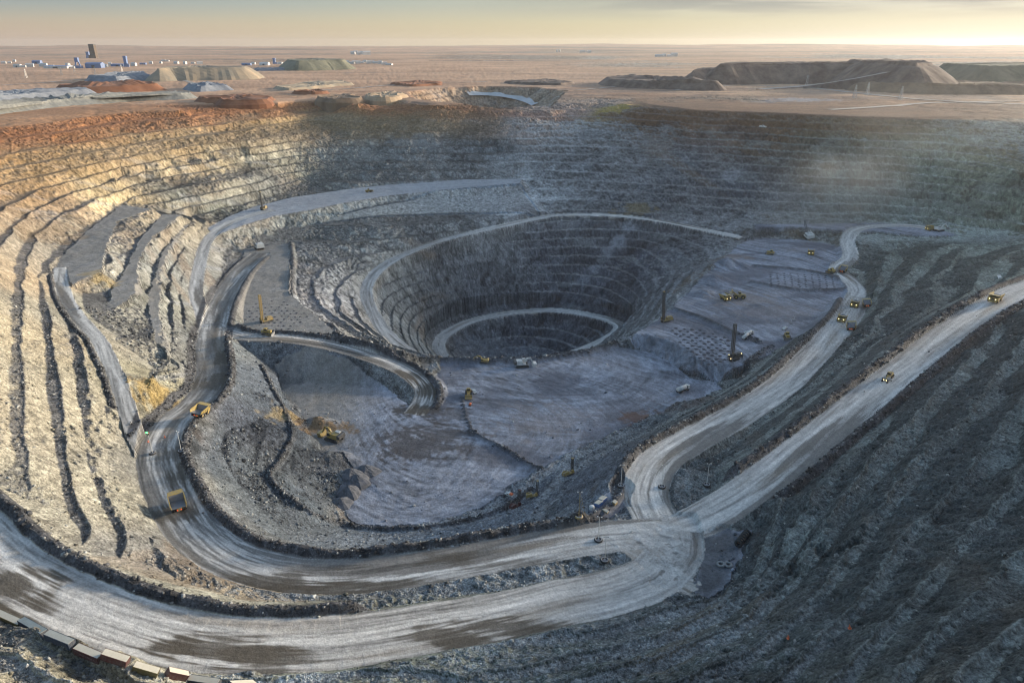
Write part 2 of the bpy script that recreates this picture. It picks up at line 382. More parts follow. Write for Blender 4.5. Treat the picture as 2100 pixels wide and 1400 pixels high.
def apply_floor(name, kcut):
    W = FLOORW[name]
    sl, d = poly_dist(W, 60)
    co, *_ = np.linalg.lstsq(np.c_[W[:, :2], np.ones(len(W))], W[:, 2], rcond=None)
    zf = co[0] * X[sl] + co[1] * Y[sl] + co[2] + rough2[sl] * 0.5 + rough[sl] * 0.4 + fine[sl] * 0.12
    dd = np.maximum(0, d + rough2[sl] * 3 + fine[sl] * 1.2)
    kk = kcut * (1 + 0.3 * gully[sl])
    hi = zf + kk * dd
    z = np.minimum(Z[sl], hi)
    CUTF[sl] = np.where((Z[sl] > hi) & (dd > 0), 1, CUTF[sl])
    if name in FILL:
        z = np.maximum(z, zf - kk * dd)
    inside = dd <= 0
    z = np.where(inside, zf, z)
    Z[sl] = np.where(d < 60, z, Z[sl])
    FLOORM[sl] = np.where(inside, 1, FLOORM[sl])

def apply_road(name, hw, sides, kind):
    W = ROADW[name]; R = 46.0
    sl0 = window(W, R)
    x, y = X[sl0], Y[sl0]
    bd = np.full(x.shape, 1e9); bz = np.zeros(x.shape); bs = np.zeros(x.shape); bsd = np.zeros(x.shape)
    acc = 0.0; oi, oj = sl0[0].start, sl0[1].start
    for i in range(len(W) - 1):
        a, b = W[i], W[i + 1]
        e = b - a; L = math.hypot(e[0], e[1])
        s2 = window(np.array([a, b]), R)
        q = (slice(max(0, s2[0].start - oi), max(0, s2[0].stop - oi)), slice(max(0, s2[1].start - oj), max(0, s2[1].stop - oj)))
        xx, yy = x[q], y[q]
        if xx.size == 0: continue
        t = np.clip(((xx - a[0]) * e[0] + (yy - a[1]) * e[1]) / (L * L + 1e-9), 0, 1)
        px_, py_ = xx - a[0] - t * e[0], yy - a[1] - t * e[1]
        d = np.hypot(px_, py_)
        b_ = d < bd[q]
        cr = e[0] * py_ - e[1] * px_
        bd[q] = np.where(b_, d, bd[q]); bz[q] = np.where(b_, a[2] + t * e[2], bz[q])
        bs[q] = np.where(b_, acc + t * L, bs[q]); bsd[q] = np.where(b_, np.sign(cr), bsd[q])
        acc += L
    near = bd < R
    cap = np.zeros(x.shape, bool)
    for P0, P1 in ((W[0], W[1]), (W[-1], W[-2])):
        cap |= ((x - P0[0]) * (P1[0] - P0[0]) + (y - P0[1]) * (P1[1] - P0[1]) < 0) & (np.hypot(x - P0[0], y - P0[1]) < hw + 30) & (bd > np.hypot(x - P0[0], y - P0[1]) - 0.5)
    r2 = rough2[sl0]
    e = bd - hw - r2 * 0.8
    zr = bz + fine[sl0] * 0.06 + 0.25 * np.sin(bs / 40)
    wl = np.zeros_like(bd)
    if sides:
        wb, hb = (3.2, 3.0) if name != 'ramp' else (2.0, 1.3)
        on = np.zeros_like(bd)
        if 'L' in sides or 'B' in sides: on = np.where(bsd > 0, 1.0, on)
        if 'R' in sides or 'B' in sides: on = np.where(bsd < 0, 1.0, on)
        s0_, s1_ = {'lower_road': (150, 10), 'outer_road': (8, 150), 'road_one': (22, 10), 'road_two': (45, 8), 'ramp': (12, 45)}.get(name, (8, 8))
        brk = sstep(s0_, s0_ + 12, bs) * sstep(acc - s1_, acc - s1_ - 12, bs)
        on = on * brk
        if name == 'lower_road': on = np.where(bsd < 0, np.maximum(sstep(25, 37, bs) * sstep(acc - 10, acc - 22, bs), 0), on * sstep(330, 350, bs) * 0.35)
        tri = np.clip(1 - np.abs(e - wb) / wb, 0, 1)
        bump = np.minimum(tri * 1.35, 1) * hb * on * (0.85 + 0.5 * r2)
        wl = 2 * wb * on
        zr = zr + bump
        BERM[sl0] = np.maximum(BERM[sl0], np.where(near & ~cap, sstep(0.05, 0.5, bump), 0))
    dd = np.maximum(0, e - wl)
    k1 = 0.95 * (1 + 0.25 * gully[sl0])
    hi = zr + k1 * dd; lo = zr - (2.5 if 'ring' in name else 0.8) * dd
    z = Z[sl0]
    infl = near & (dd < (9 if 'ring' in name else 34)) & ~cap
    other = (ROADM[sl0] > 0.5) & (e > 0)
    CUTF[sl0] = np.where(infl & (z > hi) & (dd > 0) & ~other, 1, CUTF[sl0])
    z2 = np.clip(z, lo, hi)
    z2 = np.where(other, z, z2)
    Z[sl0] = np.where(infl, z2, z)
    core = near & (e <= 0) & ~cap
    ROADM[sl0] = np.where(core, 1, ROADM[sl0]); FLOORM[sl0] = np.where(core, 0, FLOORM[sl0])
    BERM[sl0] = np.where(core, 0, BERM[sl0])
    RS[sl0] = np.where(core, bs, RS[sl0]); RD[sl0] = np.where(core, bd * bsd, RD[sl0])
    MUD[sl0] = np.where(core, (1.0 if kind == 'mud' else (0.3 if kind == 'plain' else 0.0)) * (sstep(20, 160, bs) if name == 'lower_road' else 1), MUD[sl0])

for name in ('dumptop', 'platform_a', 'platform_b', 'platform_c', 'ledge', 'right', 'left', 'main'):
    apply_floor(name, dict((n, k) for n, k, _ in FLOORS)[name])
RD_DICT = {r[0]: r for r in ROADS}
for n in ('ramp', 'dumproad', 'ring_one', 'ring_two', 'floor_road', 'right_yard', 'road_one', 'road_two', 'outer_road', 'lower_road'):
    apply_road(n, RD_DICT[n][1], RD_DICT[n][2], RD_DICT[n][3])
for name in ('service', 'yard', 'junction'):
    apply_floor(name, 0.9)
for name in ('junction',):
    sl, d = poly_dist(FLOORW[name], 5)
    add = (d + rough2[sl] * 5 + fine[sl] * 2 < 0) & (ROADM[sl] < 0.5)
    ROADM[sl] = np.where(add, 1, ROADM[sl]); FLOORM[sl] = np.where(d < 0, 0, FLOORM[sl])
    RS[sl] = np.where(add, X[sl] * 0.75 - Y[sl] * 0.66, RS[sl]); RD[sl] = np.where(add, X[sl] * 0.66 + Y[sl] * 0.75, RD[sl])
    JUNC = np.zeros(Z.shape, np.float32); JUNC[sl] = np.where(d < 5, sstep(2, -14, d + rough2[sl] * 6), 0); MUD[sl] = MUD[sl] * (1 - JUNC[sl])

def hit(px, py):
    """first place where a sight line meets the ground"""
    u, v = (px - CX) / F_PX, (py - CY) / F_PX
    dx, dy, dz = u, CP - v * SP, -(CP * v + SP)
    a = math.atan2(dx, dy); h = math.hypot(dx, dy)
    fj = (a - AZ0) / (AZ1 - AZ0) * (NA - 1); j = int(np.clip(fj, 0, NA - 2)); t = fj - j
    zc = Z[:, j] * (1 - t) + Z[:, j + 1] * t
    ray = CAM_Z + rr * (dz / h)
    w = np.nonzero(zc >= ray)[0]
    i = w[0] if len(w) else NR - 1
    if i > 0:
        a0, a1 = ray[i - 1] - zc[i - 1], ray[i] - zc[i]
        s = a0 / (a0 - a1 + 1e-9)
        r = rr[i - 1] + s * (rr[i] - rr[i - 1]); z = zc[i - 1] + s * (zc[i] - zc[i - 1])
    else:
        r, z = rr[0], zc[0]
    return np.array([r * math.sin(a), r * math.cos(a), z])
def ground_z(x, y):
    a = math.atan2(x, y); r = math.hypot(x, y)
    fj = (a - AZ0) / (AZ1 - AZ0) * (NA - 1); j = int(np.clip(fj, 0, NA - 2)); t = np.clip(fj - j, 0, 1)
    i = int(np.clip(np.searchsorted(rr, r) - 1, 0, NR - 2)); s = np.clip((r - rr[i]) / (rr[i + 1] - rr[i]), 0, 1)
    return float((Z[i, j] * (1 - t) + Z[i, j + 1] * t) * (1 - s) + (Z[i + 1, j] * (1 - t) + Z[i + 1, j + 1] * t) * s)

# small windrows and safety berms on the floors: height, half width, [(px, py)]
WINDROWS = [
 (2.0, 2.4, [(966,882),(982,895),(1003,906),(1042,924),(1065,940),(1085,952),(1110,960)]),
 (2.4, 2.6, [(538,752),(562,800),(586,846),(602,888),(592,918),(570,955),(553,980),(588,1018),(640,1056),(700,1078),(780,1087),(870,1084),(950,1071),(1030,1046),(1090,1005)]),
 (4.2, 4.5, [(690,688),(760,712),(830,729),(900,738),(1000,743),(1100,740),(1150,732),(1200,725),(1262,710)]),
 (2.6, 4.5, [(1384,634),(1440,653),(1500,681),(1556,702)]),
 (2.4, 4.0, [(1530,747),(1555,728),(1580,712)]),
 (2.6, 4.0, [(1545,546),(1650,556),(1722,570),(1745,590)]),
 (2.6, 4.0, [(1540,580),(1600,590),(1650,597),(1730,594)]),
 (2.8, 4.0, [(597,500),(601,540),(599,580),(600,606)]),
 (2.6, 3.0, [(1500,482),(1530,492),(1560,490)]),
 (3.0, 3.2, [(1290,1000),(1260,1035),(1215,1062),(1150,1085)]),
 (2.5, 3.0, [(520,1378),(430,1362),(330,1340)]),
]
MOUNDS = [  # (px, py, radius x, radius y, height)
 (1490,545,26,20,9),(1462,575,20,18,7),(1445,603,14,14,5),(1700,545,22,12,4),(1345,862,22,12,5),(1395,835,24,10,5),(650,868,20,9,6),(630,900,14,9,5),(680,940,20,12,5),(700,985,16,14,5),(560,830,14,10,5),(320,795,18,14,6),(1840,500,40,20,-7),
 (150,1345,26,7,5),(60,1318,22,7,6),(250,1372,20,7,5),(1365,1158,5,9,2.2),
]
WIND = np.zeros(Z.shape, np.float32)
def apply_windrow(h, w, pts):
    W = catmull([hit(*p) for p in pts], 8.0)
    sl = window(W, w + 4); x, y = X[sl], Y[sl]; d = np.full(x.shape, 1e9)
    for a, b in zip(W[:-1], W[1:]):
        e = b - a; t = np.clip(((x - a[0]) * e[0] + (y - a[1]) * e[1]) / (e[0] ** 2 + e[1] ** 2 + 1e-9), 0, 1)
        d = np.minimum(d, np.hypot(x - a[0] - t * e[0], y - a[1] - t * e[1]))
    k = np.clip(1.25 - 1.25 * (d + rough2[sl]) / w, 0, 1)
    Z[sl] += h * k * (1 - ROADM[sl]); WIND[sl] = np.maximum(WIND[sl], k * (1 - ROADM[sl]))
for wd in WINDROWS: apply_windrow(*wd)
PM = [(hit(p[0], p[1]), p) for p in MOUNDS]
for q_, p in PM:
    sl = window(np.array([q_]), max(p[2], p[3]) * 1.3)
    d = np.hypot((X[sl] - q_[0]) / p[2], (Y[sl] - q_[1]) / p[3]) + 0.35 * rough2[sl] + 0.1 * fine[sl]
    Z[sl] += p[4] * np.clip(1.1 - d, 0, 1) ** 1.2 * (1 - ROADM[sl])
# unseen, invented tip heads added on the right rim to shadow the pit
sunblock = sstep(0, 75, X - (.667 * Y + 100)) * sstep(-2, 3, S0) * sstep(980, 880, Y) * sstep(120, 240, Y)
Z += 46 * sunblock * (1 + 0.12 * rough)
# --- local relief -----------------------------------------------------------
# second pit beyond the far notch
W = np.array([px_world(*p) for p in [(835,186,113),(900,178,113),(1000,175,113),(1100,177,113),(1165,184,113),(1150,205,118),(1140,220,122),(985,221,122),(905,214,118),(842,204,115)]])
sl, d = poly_dist(W, 30)
dd = np.maximum(0, -d + rough[sl] * 14)
mm = dd * 0.62 / 10; ff = mm - np.floor(mm)
depth = 10 * (np.floor(mm) + np.clip((ff - 0.25) / 0.75, 0, 1))
Z[sl] = np.where(d < 0, Z[sl] - np.minimum(depth, 85), Z[sl])
Z += np.where(np.hypot(X, Y) > 2300, fbm(X / 900, Y / 900, 4, 2) * 9, 0) * sstep(2300, 4500, np.hypot(X, Y))
far_hill = sstep(9000, 18500, np.hypot(X, Y))
Z += far_hill * (70 * np.clip(fbm(X / 4200, Y / 2600, 4, 4) + 0.25, 0, 2) + 25)

# ---------------------------------------------------------------- rock, soil and dust colours (albedo), tied to places on the ground
ROCK = [  # where (sight line), colour
 ((30,275),(.40,.16,.06)), ((200,250),(.42,.19,.075)), ((430,222),(.36,.14,.06)), ((20,320),(.42,.25,.11)), ((320,245),(.40,.21,.09)), ((640,215),(.33,.22,.12)),
 ((100,330),(.40,.27,.14)), ((350,290),(.42,.31,.17)), ((580,260),(.38,.28,.15)), ((720,240),(.30,.23,.14)),
 ((30,400),(.38,.25,.13)), ((200,385),(.46,.36,.21)), ((430,340),(.42,.34,.21)), ((580,330),(.30,.28,.21)), ((700,300),(.26,.26,.23)),
 ((20,560),(.40,.31,.19)), ((70,700),(.42,.35,.22)), ((20,850),(.42,.36,.24)), ((150,850),(.42,.37,.25)), ((110,1000),(.40,.36,.25)), ((230,1040),(.38,.35,.25)), ((150,1130),(.40,.37,.27)),
 ((250,480),(.34,.30,.21)), ((330,620),(.25,.245,.19)), ((200,640),(.30,.28,.2)), ((270,680),(.25,.24,.19)), ((300,790),(.30,.27,.17)), ((400,700),(.2,.205,.18)), ((370,560),(.24,.24,.2)), ((430,420),(.27,.27,.22)),
 ((560,380),(.24,.24,.21)), ((780,350),(.2,.215,.21)), ((850,290),(.19,.205,.205)), ((920,240),(.25,.175,.11)), ((760,226),(.32,.20,.10)), ((1000,248),(.24,.17,.125)), ((1000,300),(.17,.19,.20)),
 ((900,410),(.36,.37,.36)), ((1020,405),(.34,.35,.35)), ((760,425),(.35,.36,.34)), ((850,425),(.33,.34,.33)), ((680,480),(.38,.375,.33)), ((620,560),(.36,.36,.32)), ((700,620),(.36,.36,.33)), ((660,520),(.37,.365,.32)), ((740,500),(.34,.34,.31)), ((780,480),(.33,.33,.30)), ((900,458),(.29,.30,.29)), ((700,455),(.33,.33,.29)),
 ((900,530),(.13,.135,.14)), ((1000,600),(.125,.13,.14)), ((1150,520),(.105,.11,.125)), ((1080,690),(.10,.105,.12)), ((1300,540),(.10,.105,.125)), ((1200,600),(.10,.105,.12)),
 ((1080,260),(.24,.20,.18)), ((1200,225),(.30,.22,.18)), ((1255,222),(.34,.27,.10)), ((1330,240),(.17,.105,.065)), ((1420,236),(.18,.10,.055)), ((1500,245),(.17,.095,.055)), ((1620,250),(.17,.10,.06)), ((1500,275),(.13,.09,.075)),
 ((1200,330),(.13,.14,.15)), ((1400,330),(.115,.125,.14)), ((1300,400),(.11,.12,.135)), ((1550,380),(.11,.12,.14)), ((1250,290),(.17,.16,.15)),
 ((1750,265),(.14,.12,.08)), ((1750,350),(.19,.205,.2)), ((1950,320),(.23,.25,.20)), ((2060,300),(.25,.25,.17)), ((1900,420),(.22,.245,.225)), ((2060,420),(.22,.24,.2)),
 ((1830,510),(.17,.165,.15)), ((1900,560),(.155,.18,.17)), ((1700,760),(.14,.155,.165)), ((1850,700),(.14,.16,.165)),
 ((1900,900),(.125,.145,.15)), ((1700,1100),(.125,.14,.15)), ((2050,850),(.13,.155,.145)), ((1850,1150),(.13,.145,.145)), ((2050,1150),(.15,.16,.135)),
 ((1550,1300),(.15,.165,.155)), ((1900,1280),(.18,.185,.16)), ((2050,1380),(.15,.135,.10)), ((1250,1360),(.17,.185,.16)), ((900,1370),(.18,.20,.165)),
 ((100,1370),(.30,.27,.19)), ((300,1390),(.24,.24,.2)),
 ((450,950),(.15,.16,.155)), ((560,880),(.115,.125,.135)), ((560,1000),(.125,.14,.15)), ((620,800),(.11,.12,.135)), ((500,780),(.15,.16,.155)), ((500,1080),(.13,.14,.145)), ((700,1110),(.15,.17,.19)), ((1000,1085),(.15,.165,.185)), ((1150,1000),(.17,.18,.2)), ((1350,870),(.16,.165,.175)), ((1500,800),(.15,.165,.185)),
]
def idw(pts, cols, x, y, p=3.2, eps=12.0):
    wsum = np.zeros(x.shape, np.float32); acc = np.zeros(x.shape + (3,), np.float32)
    for q, c in zip(pts, cols):
        w = 1.0 / (((x - q[0]) ** 2 + (y - q[1]) ** 2 + eps * eps) ** (p / 2)) * 1e4
        w = w.astype(np.float32); wsum += w
        for k in range(3): acc[..., k] += w * c[k]
    return acc / wsum[..., None]
pts_r = [hit(*p) for p, _ in ROCK]
cg_i = np.unique(np.append(np.arange(0, NR, 5), NR - 1)); cg_j = np.unique(np.append(np.arange(0, NA, 5), NA - 1))
wx, wy = X[np.ix_(cg_i, cg_j)], Y[np.ix_(cg_i, cg_j)]
wx2 = wx + 40 * fbm(wx / 60, wy / 60, 3, 2); wy2 = wy + 40 * fbm(wx / 60, wy / 60, 3, 5)
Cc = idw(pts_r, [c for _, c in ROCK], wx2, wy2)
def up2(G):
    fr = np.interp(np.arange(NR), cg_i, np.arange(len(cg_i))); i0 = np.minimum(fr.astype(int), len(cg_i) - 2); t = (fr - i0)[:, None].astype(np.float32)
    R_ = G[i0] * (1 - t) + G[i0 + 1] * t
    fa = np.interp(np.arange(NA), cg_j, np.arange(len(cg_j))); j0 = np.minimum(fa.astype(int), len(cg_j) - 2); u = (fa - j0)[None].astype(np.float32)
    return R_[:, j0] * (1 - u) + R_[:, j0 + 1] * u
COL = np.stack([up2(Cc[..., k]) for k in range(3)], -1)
def mixc(col, c, w):
    w = np.asarray(w, np.float32)[..., None]
    return col * (1 - w) + np.asarray(c, np.float32) * w
# slope of the finished ground
gr = np.gradient(Z, axis=0) / np.gradient(rr)[:, None]
ga = np.gradient(Z, axis=1) / (rr[:, None] * (az[1] - az[0]))
SLOPE = np.hypot(gr, ga)
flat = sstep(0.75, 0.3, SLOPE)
# strata, blotches and streaks of the rock itself
calm = 1 - 0.8 * sstep(0.62, 0.5, RUGM)
farw = sstep(600, 800, np.hypot(X, Y))
along = np.arctan2(X + 20, Y - 830) * 300
blk = vnoise(along / 26 + fl * 7.31 + 2 * rough, fl * 3.17, 2) + 0.6 * vnoise(along / 9 + fl * 3.7, fl * 1.7, 4)   # each blasted block of a bench has its own tone
lum = 1 + 0.5 * GRIT * (1 - ROADM) + (0.45 - 0.2 * farw) * rough2 * calm + 0.5 * fine + (0.35 - 0.2 * farw) * calm * fbm(X / 22, Y / 22, 3, 0) + 0.75 * blk * calm * (tamp > .4)
vein = fbm(X / 75 + Z / 40, Y / 75 - Z / 30, 3, 7)
COL = COL * np.clip(lum, 0.35, 1.9)[..., None]
COL = mixc(COL, (.30, .21, .13), 0.35 * calm * sstep(0.22, 0.42, vein) * (SLOPE > 0.3))
COL = mixc(COL, (.30, .31, .31), 0.45 * calm * sstep(0.28, 0.5, fbm(X / 28 + 9, Y / 28 + Z / 12, 3, 3)) * (SLOPE > 0.5))
# flat catch berms take rubble and dust tones, plus painted shadow on the left
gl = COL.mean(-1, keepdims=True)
bl = sstep(-90, -200, X - 0.12 * Y)[..., None]                      # left berms darkened for rubble and the shadow on them, others pale with dust
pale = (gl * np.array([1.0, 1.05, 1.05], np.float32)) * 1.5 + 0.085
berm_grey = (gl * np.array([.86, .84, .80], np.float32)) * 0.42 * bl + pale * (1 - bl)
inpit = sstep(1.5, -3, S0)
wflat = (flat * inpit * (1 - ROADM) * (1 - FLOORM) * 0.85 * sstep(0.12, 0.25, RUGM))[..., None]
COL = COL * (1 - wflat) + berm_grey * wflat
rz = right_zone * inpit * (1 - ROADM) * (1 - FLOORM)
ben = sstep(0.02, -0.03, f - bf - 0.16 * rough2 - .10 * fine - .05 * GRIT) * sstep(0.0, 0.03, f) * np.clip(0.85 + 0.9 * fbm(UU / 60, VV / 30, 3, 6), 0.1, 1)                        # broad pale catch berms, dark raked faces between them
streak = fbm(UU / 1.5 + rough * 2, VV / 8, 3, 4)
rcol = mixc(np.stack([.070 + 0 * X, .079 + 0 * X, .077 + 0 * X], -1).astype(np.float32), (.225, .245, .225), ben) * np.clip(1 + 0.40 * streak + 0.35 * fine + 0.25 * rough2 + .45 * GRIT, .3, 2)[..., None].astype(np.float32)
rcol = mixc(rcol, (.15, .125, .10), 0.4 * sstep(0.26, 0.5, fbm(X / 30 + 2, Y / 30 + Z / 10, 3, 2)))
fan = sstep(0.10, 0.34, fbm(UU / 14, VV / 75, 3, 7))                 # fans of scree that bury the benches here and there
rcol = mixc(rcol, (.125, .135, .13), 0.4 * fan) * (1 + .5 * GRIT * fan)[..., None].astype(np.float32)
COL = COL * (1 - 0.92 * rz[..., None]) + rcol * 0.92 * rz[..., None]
# plain
R_ = np.hypot(X, Y)
plain = sstep(-2.5, 0.5, S0) * sstep(-4, 0, Z)
pl = np.stack([.50 + 0 * X, .315 + 0 * X, .20 + 0 * X], -1) * (1 + 0.5 * fbm(X / 260, Y / 110, 4, 1) + 0.2 * fine)[..., None]
pl = mixc(pl, (.27, .14, .08), 0.75 * sstep(-0.05, 0.3, fbm(X / 130, Y / 70, 3, 4)) * sstep(2600, 1300, R_))
pl = mixc(pl, (.15, .115, .10), 0.85 * sstep(-0.12, 0.25, fbm(X / 110 + 4, Y / 50, 4, 6)) * sstep(2500, 1500, R_) * sstep(-500, 100, X + 300 * rough))
near_rim = sstep(1820, 1500, R_ + 160 * rough + 90 * fbm(X / 300, Y / 90, 3, 2)) * sstep(-320, -60, X)
pl = mixc(pl, (.165, .10, .062), 0.85 * near_rim)
pl = mixc(pl, (.40, .20, .09), 0.65 * sstep(1800, 1300, R_) * sstep(-150, -350, X))
pl = mixc(pl, (.15, .12, .09), 0.8 * sstep(0.05, 0.4, fbm(X / 2500, Y / 900, 4, 3)) * sstep(5000, 9000, R_))
COL = mixc(COL, 0, 0) * (1 - plain[..., None]) + pl.astype(np.float32) * plain[..., None]
soft_shade = sstep(0.5, 0.4, RUGM) * sstep(0.2, 0.3, RUGM) * (TAMPM < .35) * (TAMPM > .15)
COL = COL * (1 + np.array([-.40, -.28, -.14], np.float32) * soft_shade[..., None])  # shade of this slope painted into its colour: darker and bluer
COL = COL * (1 + np.array([-.03, .0, .12], np.float32) * (left_zone * sstep(-15, -40, S0))[..., None])
# oxidised soil and weathered rock in the uppermost benches: rust on the left, brown towards the right
dep = S0 + 7 * rough + 4 * rough2
lf = sstep(60, -220, X) * sstep(350, 520, Y)
COL = mixc(COL, (.40, .165, .06), 0.62 * lf * inpit * sstep(-24, -10, dep) * (1 - ROADM) * (1 - FLOORM))
COL = mixc(COL, (.40, .26, .115), 0.40 * lf * inpit * sstep(-60, -30, dep) * sstep(-8, -20, dep) * (1 - FLOORM))
COL = mixc(COL, (.22, .115, .06), 0.55 * (1 - lf) * sstep(900, 1000, Y) * inpit * sstep(-26, -12, dep) * sstep(760, 560, X))
# rock colour darkened over the middle and right of the pit, faintly green on the right
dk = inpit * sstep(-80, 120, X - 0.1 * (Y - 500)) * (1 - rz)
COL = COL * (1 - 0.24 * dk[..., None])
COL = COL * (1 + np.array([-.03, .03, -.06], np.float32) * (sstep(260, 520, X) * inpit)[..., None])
# floors: pale lavender-grey dust swept by tracks
sw = fbm(X / 40 + rough, Y / 16, 3, 2)
warpx = X + 25 * fbm(X / 90, Y / 90, 2, 3); warpy = Y + 25 * fbm(X / 90, Y / 90, 2, 6)
rad = np.hypot(warpx - 30, warpy - 560); rad2 = np.hypot(warpx + 60, warpy - 420)
trk = fbm(rad / 2.4, np.arctan2(warpy - 560, warpx - 30) * 6, 3, 1) + fbm(rad2 / 2.0, np.arctan2(warpy - 420, warpx + 60) * 7, 3, 4)
fl_c = np.array([.235, .250, .282], np.float32) * (1 + 0.55 * trk + 0.45 * sw + 0.25 * fine)[..., None].astype(np.float32)
fl_c = mixc(fl_c, (.25, .228, .222), 0.4 * sstep(-0.05, 0.4, fbm(X / 70, Y / 70, 3, 5)))
fl_c = mixc(fl_c, (.105, .11, .13), 0.7 * sstep(0.02, 0.38, fbm(X / 48 + 3, Y / 30, 3, 7)))
COL = COL * (1 - FLOORM[..., None]) + fl_c * FLOORM[..., None]
# fresh cut faces beside floors and roads
COL = COL * (1 - (CUTF * (SLOPE > .4) * 0.12)[..., None])
# platforms of the left corner are the greyish tan of the wall around them
pg = sstep(-90, -140, X) * FLOORM
slq, dq = poly_dist(FLOORW['dumptop'], 5)
pg[slq] = pg[slq] * (dq > 0)
COL[slq] = mixc(COL[slq], (.37, .38, .385), 0.7 * (dq < 0))
COL = mixc(COL, (.23, .215, .185), pg * 0.8)
# stains and spills: (px, py, radius along x, radius along y, colour, strength)
STAINS = [(650,872,22,12,(.24,.15,.07),.8),(1310,855,16,10,(.15,.085,.06),.8),(1395,838,22,9,(.16,.12,.10),.5),(322,795,16,14,(.42,.29,.10),.8),
 (870,905,34,22,(.075,.065,.06),.75),(850,840,20,14,(.06,.055,.05),.8),(920,850,16,10,(.08,.07,.065),.5),(1030,825,30,8,(.10,.095,.10),.5),(575,855,10,14,(.36,.28,.15),.7),
 (560,760,26,12,(.09,.10,.11),.6),(1530,612,30,20,(.30,.25,.22),.5),(1580,640,44,20,(.27,.24,.23),.5),(1500,528,24,12,(.24,.19,.16),.5),(1120,860,34,24,(.29,.26,.25),.5),
 (1000,720,60,14,(.20,.215,.235),.5),(690,960,18,14,(.11,.115,.125),.6),
 (1252,224,46,26,(.36,.27,.07),.85),(1190,226,40,20,(.38,.27,.22),.7),(1100,238,60,16,(.30,.19,.15),.6),(900,232,50,20,(.26,.17,.10),.6),(800,212,50,20,(.30,.20,.11),.6),(1310,428,26,14,(.20,.16,.09),.7),(1345,300,20,40,(.19,.17,.15),.6),
 (90,470,24,40,(.27,.20,.13),.6),(200,565,14,10,(.38,.28,.12),.6),(860,292,50,20,(.27,.28,.28),.4),(760,320,40,20,(.30,.30,.28),.4),(1500,362,20,14,(.30,.31,.32),.5),
 (1640,204,70,50,(.26,.27,.29),.75),(1590,208,50,30,(.20,.20,.21),.6),(1290,470,13,9,(.27,.28,.30),.75),(1268,492,11,9,(.27,.28,.30),.75),(1245,520,10,9,(.26,.27,.29),.75),(1222,548,9,9,(.25,.26,.28),.75),(1200,575,8,9,(.24,.25,.27),.7)]
for sx, sy, ra, rb, c, st in STAINS:
    q_ = hit(sx, sy); sl = window(np.array([q_]), max(ra, rb) * 1.8)
    d = np.hypot((X[sl] - q_[0]) / ra, (Y[sl] - q_[1]) / rb) + 0.9 * rough2[sl] + 0.5 * trk[sl] + 0.3 * fine[sl]
    COL[sl] = mixc(COL[sl], c, st * sstep(1.25, 0.55, d) * (1 - ROADM[sl]))
# haul roads: dust worn into lengthwise streaks, watered dark patches
strk = 0.7 * fbm(RS / 45, RD / 1.1 + 2.5 * np.sin(RS / 37), 3, 2) + 0.9 * fbm(RS / 90, RD / 3.0, 3, 5)
strk = strk + 0.45 * fbm((RD + .07 * RS) / .8, RS / 26, 2, 4) + 0.45 * fbm((RD - .09 * RS) / .9, RS / 22 + 9, 2, 7)
c1_, c2_ = hit(1365, 1158), hit(1400, 1003)
def arcs(c, a_, sd): return fbm(np.hypot(X - c[0], Y - c[1]) / a_, np.arctan2(Y - c[1], X - c[0]) * 5, 3, sd)
xx_ = 0.9 * arcs(c1_, 1.5, 3) + 0.7 * arcs(c2_, 1.7, 6) + 0.5 * fbm((X + Y) / 2.0, (X - Y) / 40, 2, 1)
strk = strk * (1 - JUNC * .8) + xx_ * JUNC * .8
rc = np.array([.43, .415, .385], np.float32) * (1 + 0.75 * strk + 0.15 * fine)[..., None].astype(np.float32)
wet = sstep(0.02, 0.22, fbm(RS / 120, RD / 7.0, 3, 1) + 0.5 * strk + MUD * 0.22 - 0.16)
rc = mixc(rc, (.115, .105, .092), 0.8 * wet)
rc = rc * (1 - 0.42 * np.clip(MUD, 0, 1) * sstep(0.30, -0.15, strk))[..., None]
rc = mixc(rc, (.26, .21, .15), 0.35 * sstep(0.0, 0.4, fbm(RS / 60, RD / 9 + 7, 3, 0)))
# watered or muddy patches: (px, py, radius along x, radius along y, strength)
WET = [(20,1205,16,10,.9),(0,1245,18,7,.8),(80,1240,12,4,.5),(350,1330,10,5,.9),(440,1330,22,7,.85),(530,1350,16,6,.8),(380,1312,7,3,.8),(920,1305,16,5,.85),(1060,1290,26,5,.85),(1130,1280,12,4,.6),(980,1320,16,4,.7),
 (760,1200,46,6,.85),(560,1190,30,6,.8),(1000,1155,30,5,.6),(900,1140,20,4,.6),(360,1055,14,8,.75),(385,960,9,16,.8),(350,930,8,10,.6),(440,780,12,14,.8),(465,730,9,16,.8),(420,830,14,10,.7),(830,770,14,12,.9),(880,800,12,14,.9),(860,840,14,10,.9),(700,700,30,5,.5),(1400,1010,14,10,.5)]
for sx, sy, ra, rb, st_ in WET:
    q_ = hit(sx, sy); sl = window(np.array([q_]), max(ra, rb) * 1.8)
    d = np.hypot((X[sl] - q_[0]) / ra, (Y[sl] - q_[1]) / rb) + 0.8 * strk[sl] + 0.6 * rough2[sl]
    rc[sl] = mixc(rc[sl], (.085, .072, .055), st_ * sstep(1.15, 0.55, d))
yl = sstep(3, -6, poly_dist(FLOORW['yard'], 12)[1] + 4 * rough2[poly_dist(FLOORW['yard'], 12)[0]])
sl = poly_dist(FLOORW['yard'], 12)[0]
COL[sl] = mixc(COL[sl], (.085, .088, .092), 0.85 * yl * (1 - ROADM[sl]))
COL = COL * (1 - ROADM[..., None]) + rc * ROADM[..., None]
BERM = np.maximum(BERM, np.clip(WIND * 1.3, 0, 1) * 0.8)
